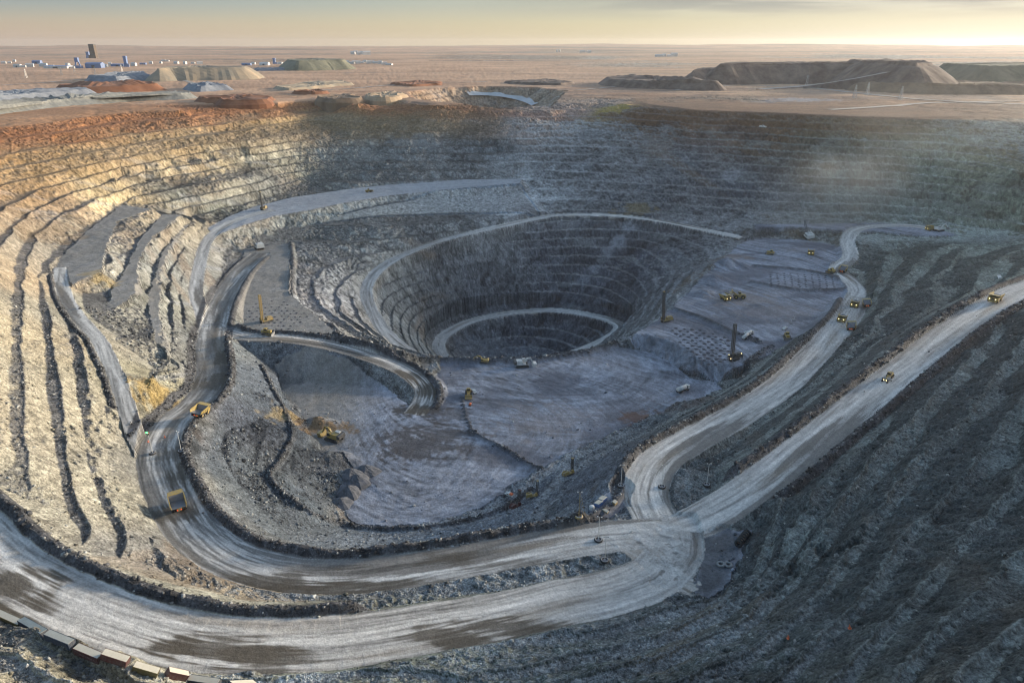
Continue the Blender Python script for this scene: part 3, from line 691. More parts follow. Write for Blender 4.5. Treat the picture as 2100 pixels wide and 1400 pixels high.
# windrows of dark crushed rock
bc = np.array([.085, .085, .088], np.float32) * (1 + 0.8 * fine + 0.4 * rough2)[..., None].astype(np.float32)
COL = COL * (1 - BERM[..., None]) + bc * BERM[..., None]
COL = np.clip(COL, 0.012, 0.85).astype(np.float32)

# ---------------------------------------------------------------- materials
def nodes_of(mat):
    mat.use_nodes = True
    t = mat.node_tree
    return t, t.nodes, t.links, t.nodes['Principled BSDF']
def ground_material(name, bump=0.5, speck=0.45, scale=1.0):
    mat = bpy.data.materials.new(name)
    t, N_, L_, b = nodes_of(mat)
    at = N_.new('ShaderNodeAttribute'); at.attribute_name = 'soil'
    geo = N_.new('ShaderNodeNewGeometry')
    n1 = N_.new('ShaderNodeTexNoise'); n1.inputs['Scale'].default_value = 0.85 * scale; n1.inputs['Detail'].default_value = 5; n1.inputs['Roughness'].default_value = 0.75
    n2 = N_.new('ShaderNodeTexNoise'); n2.inputs['Scale'].default_value = 0.17 * scale; n2.inputs['Detail'].default_value = 6; n2.inputs['Roughness'].default_value = 0.7
    L_.new(geo.outputs['Position'], n1.inputs['Vector']); L_.new(geo.outputs['Position'], n2.inputs['Vector'])
    mr = N_.new('ShaderNodeMapRange'); mr.inputs[1].default_value = 0.32; mr.inputs[2].default_value = 0.68; mr.inputs[3].default_value = 1 - speck; mr.inputs[4].default_value = 1 + speck
    mr2 = N_.new('ShaderNodeMapRange'); mr2.inputs[1].default_value = 0.3; mr2.inputs[2].default_value = 0.7; mr2.inputs[3].default_value = 1 - speck * .6; mr2.inputs[4].default_value = 1 + speck * .6
    L_.new(n1.outputs[0], mr.inputs[0]); L_.new(n2.outputs[0], mr2.inputs[0])
    mu = N_.new('ShaderNodeMath'); mu.operation = 'MULTIPLY'
    L_.new(mr.outputs[0], mu.inputs[0]); L_.new(mr2.outputs[0], mu.inputs[1])
    vm = N_.new('ShaderNodeVectorMath'); vm.operation = 'SCALE'
    L_.new(at.outputs['Color'], vm.inputs[0]); L_.new(mu.outputs[0], vm.inputs['Scale'])
    L_.new(vm.outputs[0], b.inputs['Base Color'])
    b.inputs['Roughness'].default_value = 0.92
    b.inputs['Specular IOR Level'].default_value = 0.25
    bp = N_.new('ShaderNodeBump'); bp.inputs['Strength'].default_value = bump; bp.inputs['Distance'].default_value = 1.6
    L_.new(n1.outputs[0], bp.inputs['Height']); L_.new(bp.outputs[0], b.inputs['Normal'])
    return mat
M_WALL = ground_material('blasted_rock', 1.0, 0.75)
M_ROAD = ground_material('haul_road_dust', 0.25, 0.26, 1.3)
M_FLOOR = ground_material('floor_dust', 0.4, 0.36)
M_PLAIN = ground_material('desert_soil', 0.3, 0.3, 0.3)

def ground_part(name, mask, mat, label):
    """cells of the sheet where mask is set, as one object"""
    idx = np.nonzero(mask.ravel())[0]
    i, j = idx // (NA - 1), idx % (NA - 1)
    q = np.stack([i * NA + j, (i + 1) * NA + j, (i + 1) * NA + j + 1, i * NA + j + 1], 1)[:, ::-1]
    used, inv = np.unique(q.ravel(), return_inverse=True)
    me = bpy.data.meshes.new(name)
    nv, nf = len(used), len(q)
    me.vertices.add(nv)
    co = np.stack([X.ravel()[used], Y.ravel()[used], Z.ravel()[used]], 1).astype(np.float32)
    me.vertices.foreach_set('co', co.ravel())
    me.loops.add(nf * 4); me.loops.foreach_set('vertex_index', inv.astype(np.int32).ravel())
    me.polygons.add(nf); me.polygons.foreach_set('loop_start', np.arange(0, nf * 4, 4, dtype=np.int32))
    me.polygons.foreach_set('use_smooth', np.zeros(nf, bool) if name != 'ground' else np.ones(nf, bool))
    me.update(calc_edges=True)
    ca = me.attributes.new('soil', 'FLOAT_COLOR', 'POINT')
    c4 = np.ones((nv, 4), np.float32); c4[:, :3] = COL.reshape(-1, 3)[used]
    ca.data.foreach_set('color', c4.ravel())
    me.materials.append(mat)
    o = bpy.data.objects.new(name, me); scene.collection.objects.link(o)
    o['kind'] = 'structure'; o['label'] = label
    return o
cell = lambda a: a[:-1, :-1]
rm = cell(ROADM) > 0.5; fm = (cell(FLOORM) > 0.5) & ~rm
pm = (cell(plain) > 0.5) & ~rm & ~fm
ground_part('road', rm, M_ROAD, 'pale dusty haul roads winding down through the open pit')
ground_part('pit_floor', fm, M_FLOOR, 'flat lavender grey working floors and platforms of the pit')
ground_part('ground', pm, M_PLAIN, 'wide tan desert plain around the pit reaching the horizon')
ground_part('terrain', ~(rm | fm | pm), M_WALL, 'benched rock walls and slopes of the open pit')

# ---------------------------------------------------------------- helpers for things
random.seed(11)
class MB:
    """collects simple solids and links them as ONE mesh object"""
    def __init__(s): s.v = []; s.f = []
    def hexa(s, p):
        o = len(s.v); s.v += [tuple(q) for q in p]
        for q in ((0, 3, 2, 1), (4, 5, 6, 7), (0, 1, 5, 4), (1, 2, 6, 5), (2, 3, 7, 6), (3, 0, 4, 7)): s.f.append(tuple(o + k for k in q))
        return s
    def box(s, x0, x1, y0, y1, z0, z1, tx=0.0, ty=0.0):
        """box whose top may be drawn in by tx, ty on each side"""
        return s.hexa([(x0, y0, z0), (x1, y0, z0), (x1, y1, z0), (x0, y1, z0), (x0 + tx, y0 + ty, z1), (x1 - tx, y0 + ty, z1), (x1 - tx, y1 - ty, z1), (x0 + tx, y1 - ty, z1)])
    def beam(s, a, b, w, h, w2=None, h2=None):
        a, b = Vector(a), Vector(b); d = (b - a).normalized()
        up = Vector((0, 0, 1)) if abs(d.z) < 0.95 else Vector((0, 1, 0))
        x = d.cross(up).normalized(); z = x.cross(d)
        w2 = w if w2 is None else w2; h2 = h if h2 is None else h2
        q = []
        for c, ww, hh in ((a, w, h), (b, w2, h2)):
            q += [c - x * ww / 2 - z * hh / 2, c + x * ww / 2 - z * hh / 2, c + x * ww / 2 + z * hh / 2, c - x * ww / 2 + z * hh / 2]
        return s.hexa(q)
    def cyl(s, a, b, r, r2=None, n=14, hole=0.0):
        a, b = Vector(a), Vector(b); d = (b - a).normalized(); r2 = r if r2 is None else r2
        up = Vector((0, 0, 1)) if abs(d.z) < 0.95 else Vector((0, 1, 0))
        x = d.cross(up).normalized(); z = x.cross(d); o = len(s.v)
        rings = [(a, r), (b, r2)] if not hole else [(a, r), (b, r2), (b, r2 * hole), (a, r * hole)]
        for c, q in rings:
            for k in range(n):
                t = 2 * math.pi * k / n; s.v.append(tuple(c + x * math.cos(t) * q + z * math.sin(t) * q))
        m = len(rings)
        for i in range(m if hole else 1):
            i2 = (i + 1) % m
            for k in range(n):
                k2 = (k + 1) % n; s.f.append((o + i * n + k, o + i * n + k2, o + i2 * n + k2, o + i2 * n + k))
        if not hole:
            s.f.append(tuple(o + k for k in reversed(range(n)))); s.f.append(tuple(o + n + k for k in range(n)))
        return s
    def prism(s, prof, x0, x1):
        """outline in the (y, z) plane swept from x0 to x1"""
        o = len(s.v); n = len(prof)
        s.v += [(x0, y, z) for y, z in prof] + [(x1, y, z) for y, z in prof]
        s.f.append(tuple(o + k for k in range(n))); s.f.append(tuple(o + n + k for k in reversed(range(n))))
        for k in range(n):
            k2 = (k + 1) % n; s.f.append((o + k2, o + k, o + n + k, o + n + k2))
        return s
    def torus(s, c, R, r, axis='Z', n=22, m=9, sq=1.0):
        o = len(s.v)
        for i in range(n):
            t = 2 * math.pi * i / n
            for j in range(m):
                p = 2 * math.pi * j / m; q = R + r * math.cos(p); h = r * sq * math.sin(p)
                v = {'Z': (q * math.cos(t), q * math.sin(t), h), 'X': (h, q * math.cos(t), q * math.sin(t)), 'Y': (q * math.cos(t), h, q * math.sin(t))}[axis]
                s.v.append((c[0] + v[0], c[1] + v[1], c[2] + v[2]))
        for i in range(n):
            for j in range(m):
                s.f.append((o + i * m + j, o + ((i + 1) % n) * m + j, o + ((i + 1) % n) * m + (j + 1) % m, o + i * m + (j + 1) % m))
        return s
    def build(s, name, mat, parent=None, smooth=False):
        me = bpy.data.meshes.new(name); me.from_pydata(s.v, [], s.f)
        bm_ = bmesh.new(); bm_.from_mesh(me); bmesh.ops.recalc_face_normals(bm_, faces=bm_.faces); bm_.to_mesh(me); bm_.free()
        if smooth:
            me.polygons.foreach_set('use_smooth', np.ones(len(me.polygons), bool))
        me.materials.append(mat)
        o = bpy.data.objects.new(name, me); scene.collection.objects.link(o)
        if parent: o.parent = parent
        return o
def tag(o, label, cat=None, group=None, kind=None):
    o['label'] = label
    if cat: o['category'] = cat
    if group: o['group'] = group
    if kind: o['kind'] = kind
    return o
def thing(name, label, cat, group=None):
    o = bpy.data.objects.new(name, None); o.empty_display_size = 1; scene.collection.objects.link(o)
    return tag(o, label, cat, group)
def copy_tree(o, parent=None):
    c = o.copy(); scene.collection.objects.link(c)
    if parent:
        c.parent = parent; c.matrix_parent_inverse = o.matrix_parent_inverse.copy()
    for ch in list(o.children): copy_tree(ch, c)
    return c
def paint(name, col, rough=0.5, metal=0.0, dirt=0.35, dcol=(.20, .19, .17), emit=0.0, scale=0.7):
    mat = bpy.data.materials.new(name)
    t, N_, L_, b = nodes_of(mat)
    geo = N_.new('ShaderNodeTexCoord')
    n = N_.new('ShaderNodeTexNoise'); n.inputs['Scale'].default_value = scale; n.inputs['Detail'].default_value = 6; n.inputs['Roughness'].default_value = 0.7
    L_.new(geo.outputs['Object'], n.inputs['Vector'])
    mr = N_.new('ShaderNodeMapRange'); mr.inputs[1].default_value = 0.4; mr.inputs[2].default_value = 0.68; mr.inputs[3].default_value = dirt * 0.25; mr.inputs[4].default_value = min(1, dirt * 1.6)
    L_.new(n.outputs[0], mr.inputs[0])
    mx = N_.new('ShaderNodeMix'); mx.data_type = 'RGBA'; mx.inputs[6].default_value = (*col, 1); mx.inputs[7].default_value = (*dcol, 1)
    L_.new(mr.outputs[0], mx.inputs[0]); L_.new(mx.outputs[2], b.inputs['Base Color'])
    b.inputs['Roughness'].default_value = rough; b.inputs['Metallic'].default_value = metal
    if emit:
        b.inputs['Emission Color'].default_value = (*col, 1); b.inputs['Emission Strength'].default_value = emit
    return mat
YEL = paint('yellow_paint', (.42, .28, .03), .55, dirt=.55)
YELD = paint('dusty_yellow_paint', (.45, .29, .05), .6, dirt=.6)
STEEL = paint('worn_steel', (.19, .195, .205), .55, .4)
BED = paint('scoured_bed_steel', (.16, .165, .18), .5, .3, dcol=(.26, .26, .25))
BLK = paint('black_rubber', (.018, .018, .02), .85, dirt=.35, dcol=(.08, .078, .07))
DARK = paint('dark_machinery', (.03, .03, .032), .6)
WHT = paint('white_paint', (.68, .67, .63), .5, dirt=.35)
GLS = paint('cab_glass', (.015, .02, .025), .1, dirt=.1)
LAMP = paint('headlamp', (1.0, .82, .40), .4, dirt=0, emit=1.8)
TAIL = paint('tail_lamp', (.9, .03, .02), .4, dirt=0, emit=.5)
RED = paint('red_paint', (.10, .018, .014), .6)
ORG = paint('orange_plastic', (.75, .16, .05), .5, dirt=.1)
BLU = paint('blue_paint', (.03, .13, .36), .5)
NAVY = paint('navy_paint', (.015, .03, .06), .5)
OLV = paint('olive_yellow_paint', (.15, .12, .03), .6)
ROCKY = paint('broken_ore', (.12, .12, .135), .95, dirt=.6, dcol=(.22, .22, .23), scale=1.6)
ORE_P = paint('pale_ore', (.42, .41, .40), .95, dirt=.5, dcol=(.3, .3, .3), scale=1.6)
BEIGE = paint('dusty_roof', (.50, .47, .39), .7, dirt=.35, dcol=(.33, .30, .22), scale=0.35)

def seat(root, px, py, toward=None, yaw=None, span=4.0, tilt=True, sink=0.0):
    """stand a thing on the ground where the sight line meets it, facing a second place"""
    p = hit(px, py)
    if toward is not None:
        q = hit(*toward); d = Vector((q[0] - p[0], q[1] - p[1], 0)).normalized()
    else:
        d = Vector((math.sin(yaw or 0), math.cos(yaw or 0), 0))
    r = Vector((d.y, -d.x, 0))
    zf = ground_z(p[0] + d.x * span, p[1] + d.y * span); zb = ground_z(p[0] - d.x * span, p[1] - d.y * span)
    zr = ground_z(p[0] + r.x * span * .6, p[1] + r.y * span * .6); zl = ground_z(p[0] - r.x * span * .6, p[1] - r.y * span * .6)
    zc = ground_z(p[0], p[1])
    if tilt:
        cl = lambda v, m: max(-m, min(m, v))
        y = Vector((d.x, d.y, cl((zf - zb) / (2 * span), .2))).normalized()
        x = Vector((r.x, r.y, cl((zr - zl) / (1.2 * span), .2))).normalized()
        z = x.cross(y).normalized(); x = y.cross(z)
        base = (zf + zb + zr + zl) / 4
        if abs(base - zc) > 1.2: base = zc
    else:
        x, y, z = r, d, Vector((0, 0, 1)); base = zc
    M = Matrix((x, y, z)).transposed().to_4x4()
    M.translation = Vector((p[0], p[1], base - sink))
    root.matrix_world = M
    return root

# ---------------------------------------------------------------- haul trucks
def wheel(parent, x, y, R, w, side):
    t = MB(); t.cyl((x - w / 2, y, R), (x + w / 2, y, R), R, n=20)
    t.torus((x, y, R), R * .86, R * .15, 'X', 20, 6, w / (R * .3) * .95)
    o = t.build('wheel', BLK, parent)
    MB().cyl((x + side * w * .5, y, R), (x + side * (w * .5 + .12), y, R), R * .52, R * .42, n=16).build('rim', YELD, o)
    return o
def haul_truck(label, load=None):
    r = thing('haul_truck', label, 'haul truck', 'haul trucks on the pit roads')
    m = MB(); m.box(-1.5, 1.5, -5.6, 6.0, 1.5, 2.6); m.box(-3.4, 3.4, -4.4, -2.4, 1.5, 2.6); m.box(-1.2, 1.2, -6.6, -5.2, 1.6, 3.0); m.build('frame', YELD, r)
    m = MB(); m.box(-3.2, 3.2, 4.3, 6.9, 2.0, 4.9); m.box(-4.1, 4.1, 3.6, 6.9, 4.6, 4.95); m.box(-4.2, -1.9, 3.0, 6.2, 2.4, 4.6); m.box(1.9, 4.2, 3.0, 6.2, 2.4, 4.6); m.box(-3.6, 3.6, 6.6, 7.2, 1.4, 2.1)
    m.build('front_deck', YEL, r)
    m = MB()
    for k in range(7): m.box(-1.5, 1.5, 6.9, 7.0, 2.3 + k * .34, 2.5 + k * .34)
    m.build('grille', DARK, r)
    c = MB().box(1.2, 3.7, 4.2, 6.3, 4.95, 6.3, .1, .1).build('cab', YEL, r)
    g = MB(); g.box(1.35, 3.55, 6.24, 6.36, 5.3, 6.1); g.box(3.62, 3.72, 4.5, 6.0, 5.3, 6.1); g.build('window', GLS, c)
    m = MB()
    for y, z in ((6.98, 4.95),):
        for k in range(9): m.box(-4.0 + k, -3.95 + k, y - .12, y - .06, z, z + 1.0)
        m.box(-4.05, 4.05, y - .12, y - .06, z + .95, z + 1.0); m.box(-4.05, 4.05, y - .12, y - .06, z + .5, z + .55)
    m.build('handrail', YELD, r)
    m = MB()
    for k in range(8): m.beam((-1.4 + k * .28, 7.0 + .1, 1.9 + k * .38), (-.6 + k * .28, 7.1, 1.9 + k * .38), .25, .07)
    m.beam((-1.5, 7.15, 1.7), (.8, 7.15, 4.8), .08, .08); m.build('ladder', YELD, r)
    # tray: floor, flared sides, raked headboard and the canopy over the cab
    m = MB(); fz = 3.3
    m.hexa([(-3.7, -7.2, 3.9), (3.7, -7.2, 3.9), (3.7, 2.2, fz - .4), (-3.7, 2.2, fz - .4), (-3.7, -7.2, 4.2), (3.7, -7.2, 4.2), (3.7, 2.2, fz), (-3.7, 2.2, fz)])
    m.hexa([(-3.7, 2.0, fz - .4), (3.7, 2.0, fz - .4), (3.7, 2.3, fz - .4), (-3.7, 2.3, fz - .4), (-4.3, 3.3, 6.9), (4.3, 3.3, 6.9), (4.3, 3.6, 6.9), (-4.3, 3.6, 6.9)])
    tb = m.build('tray', BED, r)
    for s in (-1, 1):
        m = MB()
        m.hexa([(s * 3.65, -7.2, 3.9), (s * 3.95, -7.2, 3.9), (s * 3.95, 2.3, fz - .4), (s * 3.65, 2.3, fz - .4), (s * 4.1, -7.0, 5.9), (s * 4.42, -7.0, 5.9), (s * 4.42, 3.5, 6.95), (s * 4.1, 3.5, 6.95)])
        for k in range(4): m.box(s * 4.16 - .16, s * 4.16 + .16, -5.6 + k * 2.4, -5.25 + k * 2.4, 3.9, 6.2)
        m.beam((s * 4.28, -7.1, 5.95), (s * 4.28, 3.5, 7.0), .42, .32)
        m.build('tray_side', YEL, tb)
    MB().hexa([(-4.3, 3.3, 6.75), (4.3, 3.3, 6.75), (4.1, 7.0, 7.2), (-4.1, 7.0, 7.2), (-4.3, 3.3, 7.05), (4.3, 3.3, 7.05), (4.1, 7.0, 7.45), (-4.1, 7.0, 7.45)]).build('canopy', YEL, tb)
    for s in (-1, 1):
        wheel(r, s * 3.55, 4.0, 1.8, 1.2, s)
        wheel(r, s * 3.35, -3.4, 1.8, 1.2, s); wheel(r, s * 1.95, -3.4, 1.8, 1.1, s)
        l = MB(); l.box(s * 2.35 - .36, s * 2.35 + .36, 6.98, 7.12, 3.5, 4.1); l.build('headlight', LAMP, r)
        l = MB(); l.box(s * 1.0 - .3, s * 1.0 + .3, -6.75, -6.6, 2.2, 2.6); l.build('tail_light', TAIL, r)
    if load:
        b = bmesh.new(); bmesh.ops.create_grid(b, x_segments=14, y_segments=18, size=1)
        for v in b.verts:
            u, w = v.co.x, v.co.y
            h = max(0, 1 - (u * u) ** 1.2) * max(0, 1 - (w * w) ** 1.2)
            v.co = Vector((u * 3.8, w * 4.5 - 2.2, 4.0 + 1.1 * min(1, 3 * h) + 2.2 * max(0, 1 - math.hypot(u, w) ** .9) + random.uniform(-.22, .22)))
        me = bpy.data.meshes.new('load'); b.to_mesh(me); b.free(); me.materials.append(load)
        o = bpy.data.objects.new('load', me); scene.collection.objects.link(o); o.parent = r
    return r
empty_truck = haul_truck('yellow haul truck driving away up the left pit road with an empty grey tray')
loaded_truck = haul_truck('haul truck heaped with ore facing down the pale right road, upper of two', ROCKY)
pale_truck = haul_truck('haul truck being loaded with pale ore beside the wheel loader', ORE_P)
TR = [
 (empty_truck, 366, 1040, (358, 1012), None), (empty_truck, 410, 851, (442, 830), 'haul truck with yellow rimmed tray on the bend above the left light poles'),
 (pale_truck, 1487, 614, (1502, 622), None),
 (empty_truck, 2040, 617, (2006, 640), 'yellow haul truck alone near the top of the long right ramp, broadside on'),
 (loaded_truck, 1752, 628, (1741, 646), None), (loaded_truck, 1726, 658, (1714, 676), 'heaped haul truck facing down the pale right road, lower of the two coming down'),
 (loaded_truck, 1778, 629, (1772, 609), 'haul truck seen from behind on the pale right road, upper of two going away'),
 (loaded_truck, 1746, 676, (1754, 652), 'haul truck seen from behind on the pale right road, lower of two going away'),
 (loaded_truck, 1728, 557, (1742, 541), 'haul truck seen from behind on the curve beside a small bulldozer'),
 (empty_truck, 1663, 521, (1660, 541), 'haul truck facing out on the dusty floor below the white electric shovel'),
 (empty_truck, 1908, 472, (1890, 473), 'small distant haul truck on the far right ledge beside a pale excavator'),
]
used = set()
for src, px, py, to, lab in TR:
    o = src if src.name not in used else copy_tree(src)
    used.add(src.name)
    if lab: o['label'] = lab
    seat(o, px, py, to, span=5)
    o.scale = (.85,) * 3

# ---------------------------------------------------------------- electric rope shovels
def crawler(parent, x, L, w, h, mat=DARK, name='track'):
    m = MB(); a, b = -L / 2, L / 2
    m.prism([(a + h * .4, 0), (b - h * .4, 0), (b, h * .35), (b, h * .7), (b - h * .4, h), (a + h * .4, h), (a, h * .7), (a, h * .35)], x - w / 2, x + w / 2)
    n = int(L / .8)
    for k in range(n): m.box(x - w / 2 - .06, x + w / 2 + .06, a + h * .3 + (L - h * .6) * k / n, a + h * .3 + (L - h * .6) * (k + .55) / n, h - .05, h + .1)
    return m.build(name, mat, parent)
def rope_shovel(label, body, boom_up=48, swing=0):
    r = thing('rope_shovel', label, 'rope shovel', 'electric rope shovels')
    crawler(r, -3.6, 10, 2.2, 2.4); crawler(r, 3.6, 10, 2.2, 2.4)
    MB().cyl((0, 0, 1.6), (0, 0, 3.2), 3.4, n=24).box(-3, 3, -2.5, 2.5, .8, 2.2).build('car_body', DARK, r)
    h = MB(); h.box(-4.6, 4.6, -8.5, 3.6, 3.2, 4.0); h.box(-4.3, 4.3, -8.3, 1.5, 4.0, 7.8, .15, .25); h.box(-4.4, 4.4, -8.4, -6.2, 4.0, 7.2); h.box(-2.2, 2.2, -6, -1, 7.8, 8.8, .3, .3)
    hs = h.build('house', body, r)
    for s in (-1, 1):
        m = MB(); m.box(s * 4.31 - .02, s * 4.31 + .05, -7.4, .3, 4.75, 4.85)
        for k in range(4): m.box(min(s * 4.31, s * 4.36), max(s * 4.31, s * 4.36), -7.4 + k * 2.1, -6.0 + k * 2.1, 4.8, 6.6)
        m.build('vent', DARK, hs)
    c = MB().box(2.0, 4.5, 1.6, 4.4, 4.8, 8.4, .1, .15).build('cab', body, r)
    MB().box(2.2, 4.3, 4.3, 4.45, 6.2, 8.0).build('window', GLS, c)
    a = math.radians(boom_up); L = 17
    tip = (0, 3 + L * math.cos(a), 4 + L * math.sin(a))
    m = MB()
    for s in (-1, 1): m.beam((s * 1.5, 3.2, 4), (s * .7, tip[1], tip[2]), .9, 1.3, .6, .8)
    for k in range(1, 7): m.beam((-1.4 + .1 * k, 3.2 + (tip[1] - 3.2) * k / 7, 4 + (tip[2] - 4) * k / 7), (1.4 - .1 * k, 3.2 + (tip[1] - 3.2) * k / 7, 4 + (tip[2] - 4) * k / 7), .4, .4)
    m.cyl((-.9, tip[1], tip[2]), (.9, tip[1], tip[2]), 1.1, n=18)
    m.build('boom', body if boom_up < 40 else STEEL, r)
    m = MB()
    for s in (-1, 1): m.beam((s * 2, 0.5, 7.6), (s * 1, 1.5, 11.5), .4, .4); m.beam((s * 2, -5, 7.6), (s * 1, 1.5, 11.5), .35, .35)
    m.build('gantry', STEEL, r)
    m = MB()
    for s in (-1, 1): m.cyl((s * .9, 1.5, 11.5), (s * .7, tip[1], tip[2]), .09, n=6)
    m.cyl((0, tip[1] + .8, tip[2]), (0, 13.0, 4.4), .09, n=6)
    m.build('cable', DARK, r)
    sx = 3 + 8.5 * math.cos(a); sz = 4 + 8.5 * math.sin(a)
    m = MB()
    for s in (-1, 1): m.beam((s * 1.15, sx - 4.5, sz + 2.2), (s * 1.0, 12.6, 3.2), .4, .8)
    m.build('dipper_stick', STEEL, r)
    m = MB(); m.hexa([(-1.9, 11.8, 1.0), (1.9, 11.8, 1.0), (1.9, 15.0, .6), (-1.9, 15.0, .6), (-1.8, 12.4, 4.0), (1.8, 12.4, 4.0), (1.8, 15.4, 3.6), (-1.8, 15.4, 3.6)])
    for k in range(5): m.beam((-1.6 + .8 * k, 15.1, 3.5), (-1.6 + .8 * k, 16.1, 3.7), .3, .3, .12, .12)
    m.build('dipper', STEEL, r)
    return r
seat(rope_shovel('white electric shovel digging into the dark face behind the left pit floor', WHT, 50), 532, 511, (519, 492), span=5)
seat(rope_shovel('white electric shovel with raised boom against the upper right dig face', WHT, 58), 1657, 488, (1651, 474), span=5)

# ---------------------------------------------------------------- excavators, loaders, dozers, grader
def excavator(label, body, sc=1.0, reach=1.0, shovel=False, name='excavator', group=None):
    r = thing(name, label, 'excavator', group)
    S_ = lambda *p: tuple(q * sc for q in p)
    crawler(r, -1.5 * sc, 5.6 * sc, .75 * sc, 1.1 * sc); crawler(r, 1.5 * sc, 5.6 * sc, .75 * sc, 1.1 * sc)
    m = MB(); m.box(*S_(-1.1, 1.1, -1.6, 1.6, .5, 1.1)); m.cyl(S_(0, 0, 1), S_(0, 0, 1.35), 1.1 * sc, n=18); m.build('car_body', DARK, r)
    m = MB(); m.box(*S_(-1.65, 1.65, -3.2, 1.7, 1.35, 1.6)); m.box(*S_(-1.6, 1.6, -2.4, .2, 1.6, 2.9, .08, .1)); m.build('house', body, r)
    MB().prism([(y * sc, z * sc) for y, z in ((-3.5, 1.6), (-3.5, 2.7), (-3.1, 2.95), (-2.4, 2.95), (-2.4, 1.5))], -1.62 * sc, 1.62 * sc).build('counterweight', DARK if shovel else body, r)
    c = MB().box(*S_(-1.6, -.55, .2, 1.75, 1.6, 3.2, .06, .08)).build('cab', body, r)
    g = MB(); g.box(*S_(-1.5, -.65, 1.68, 1.76, 2.1, 3.05)); g.box(*S_(-1.66, -1.58, .4, 1.6, 2.2, 3.0)); g.build('window', GLS, c)
    m = MB(); m.box(*S_(.2, 1.3, -2.2, -.4, 2.9, 3.15)); m.cyl(S_(.9, -1.4, 3.1), S_(.9, -1.4, 3.7), .1 * sc, n=8); m.build('engine_cover', WHT if shovel else DARK, r)
    if shovel:
        k1, k2, k3 = (0.3, 1.2, 1.9), (0.3, 3.9, 3.8), (0.3, 5.0, 1.3)
    else:
        k1, k2, k3 = (.3, 1.2, 1.9), (.3, 4.6 * reach, 4.7), (.3, 7.2 * reach, 2.0)
    m = MB(); mid = tuple((a + b) / 2 for a, b in zip(k1, k2)); mid = (mid[0], mid[1] - .5, mid[2] + .75)
    m.beam(S_(*k1), S_(*mid), .6 * sc, .75 * sc); m.beam(S_(*mid), S_(*k2), .6 * sc, .75 * sc, .45 * sc, .5 * sc); m.build('boom', body, r)
    MB().beam(S_(k2[0], k2[1] - .5, k2[2] + .3), S_(*k3), .45 * sc, .6 * sc, .4 * sc, .4 * sc).build('stick', body, r)
    m = MB(); m.cyl(S_(-.05, 1.6, 1.8), S_(-.05, 2.9, 3.6), .12 * sc, n=8); m.cyl(S_(.3, k2[1] - 1.6, k2[2] + .8), S_(.3, k2[1] + .5, k2[2] - .1), .12 * sc, n=8); m.build('cylinder_ram', STEEL, r)
    w = 1.5 if shovel else .8
    m = MB(); y, z = k3[1], k3[2]
    m.hexa([S_(.3 - w, y - .5, z - 1.3), S_(.3 + w, y - .5, z - 1.3), S_(.3 + w, y + .9, z - 1.2), S_(.3 - w, y + .9, z - 1.2), S_(.3 - w, y - .2, z + .25), S_(.3 + w, y - .2, z + .25), S_(.3 + w, y + (1.3 if shovel else .35), z + .1), S_(.3 - w, y + (1.3 if shovel else .35), z + .1)])
    for k in range(5): m.beam(S_(.3 - w * .9 + w * .45 * k, y + (.9 if shovel else -.4), z - 1.2), S_(.3 - w * .9 + w * .45 * k, y + (1.4 if shovel else -.75), z - 1.25), .14 * sc, .14 * sc)
    m.build('bucket', body if shovel else STEEL, r)
    return r
seat(excavator('big yellow hydraulic shovel digging brown muck at the left of the main floor', YEL, 2.1, shovel=True, name='hydraulic_shovel'), 686, 901, (655, 892), span=5)
seat(excavator('pale grey mining shovel parked on the main floor at the pit edge', WHT, 2.0, shovel=True, name='hydraulic_shovel'), 1070, 751, (1100, 749), span=5)
seat(excavator('small yellow excavator with bent arm on the main floor near the pit rim', YEL, 1.25), 992, 742, (974, 741), span=3)
seat(excavator('pale excavator loading beside the distant truck on the far right ledge', WHT, 1.9), 1926, 474, (1945, 470), span=4)

def loader(label, sc=1.0, up=True):
    r = thing('wheel_loader', label, 'loader')
    S_ = lambda *p: tuple(q * sc for q in p)
    m = MB(); m.box(*S_(-1.2, 1.2, -4.2, -.2, 1.2, 3.0, .1, .15)); m.box(*S_(-1.4, 1.4, -4.5, -3.6, 1.2, 2.4)); m.build('rear_body', YEL, r)
    MB().box(*S_(-.9, .9, -.2, 2.6, 1.1, 2.4, .1, .1)).build('front_frame', YEL, r)
    c = MB().box(*S_(-.9, .9, -1.4, .2, 3.0, 4.6, .1, .1)).build('cab', YEL, r)
    MB().box(*S_(-.95, .95, -1.2, .24, 3.5, 4.3)).build('window', GLS, c)
    for s in (-1, 1):
        for y in (1.7, -2.6):
            t = MB().cyl(S_(s * 1.35 - .5, y, 1.25), S_(s * 1.35 + .5, y, 1.25), 1.25 * sc, n=18).build('wheel', BLK, r)
            MB().cyl(S_(s * 1.87, y, 1.25), S_(s * 1.93, y, 1.25), .6 * sc, n=12).build('rim', YEL, t)
    z = 4.2 if up else 1.0
    m = MB()
    for s in (-1, 1): m.beam(S_(s * .7, .8, 2.3), S_(s * .8, 4.0, z + .4), .35 * sc, .6 * sc)
    m.build('lift_arm', YEL, r)
    MB().prism([(y * sc, q * sc) for y, q in ((3.8, z - .5), (5.6, z - .4), (5.7, z - .2), (4.3, z), (4.2, z + 1.5), (3.9, z + 1.5))], -2.1 * sc, 2.1 * sc).build('bucket', YELD, r)
    return r
seat(loader('yellow wheel loader with raised bucket reaching toward the truck being loaded', 1.6), 1514, 612, (1495, 611), span=4)
seat(loader('yellow loader standing by a white pickup on the main floor', 1.35, False), 961, 811, (961, 830), span=3)
seat(loader('tiny brown loader on the dump top road below the left wall', 1.2, False), 757, 394, (790, 390), span=3)

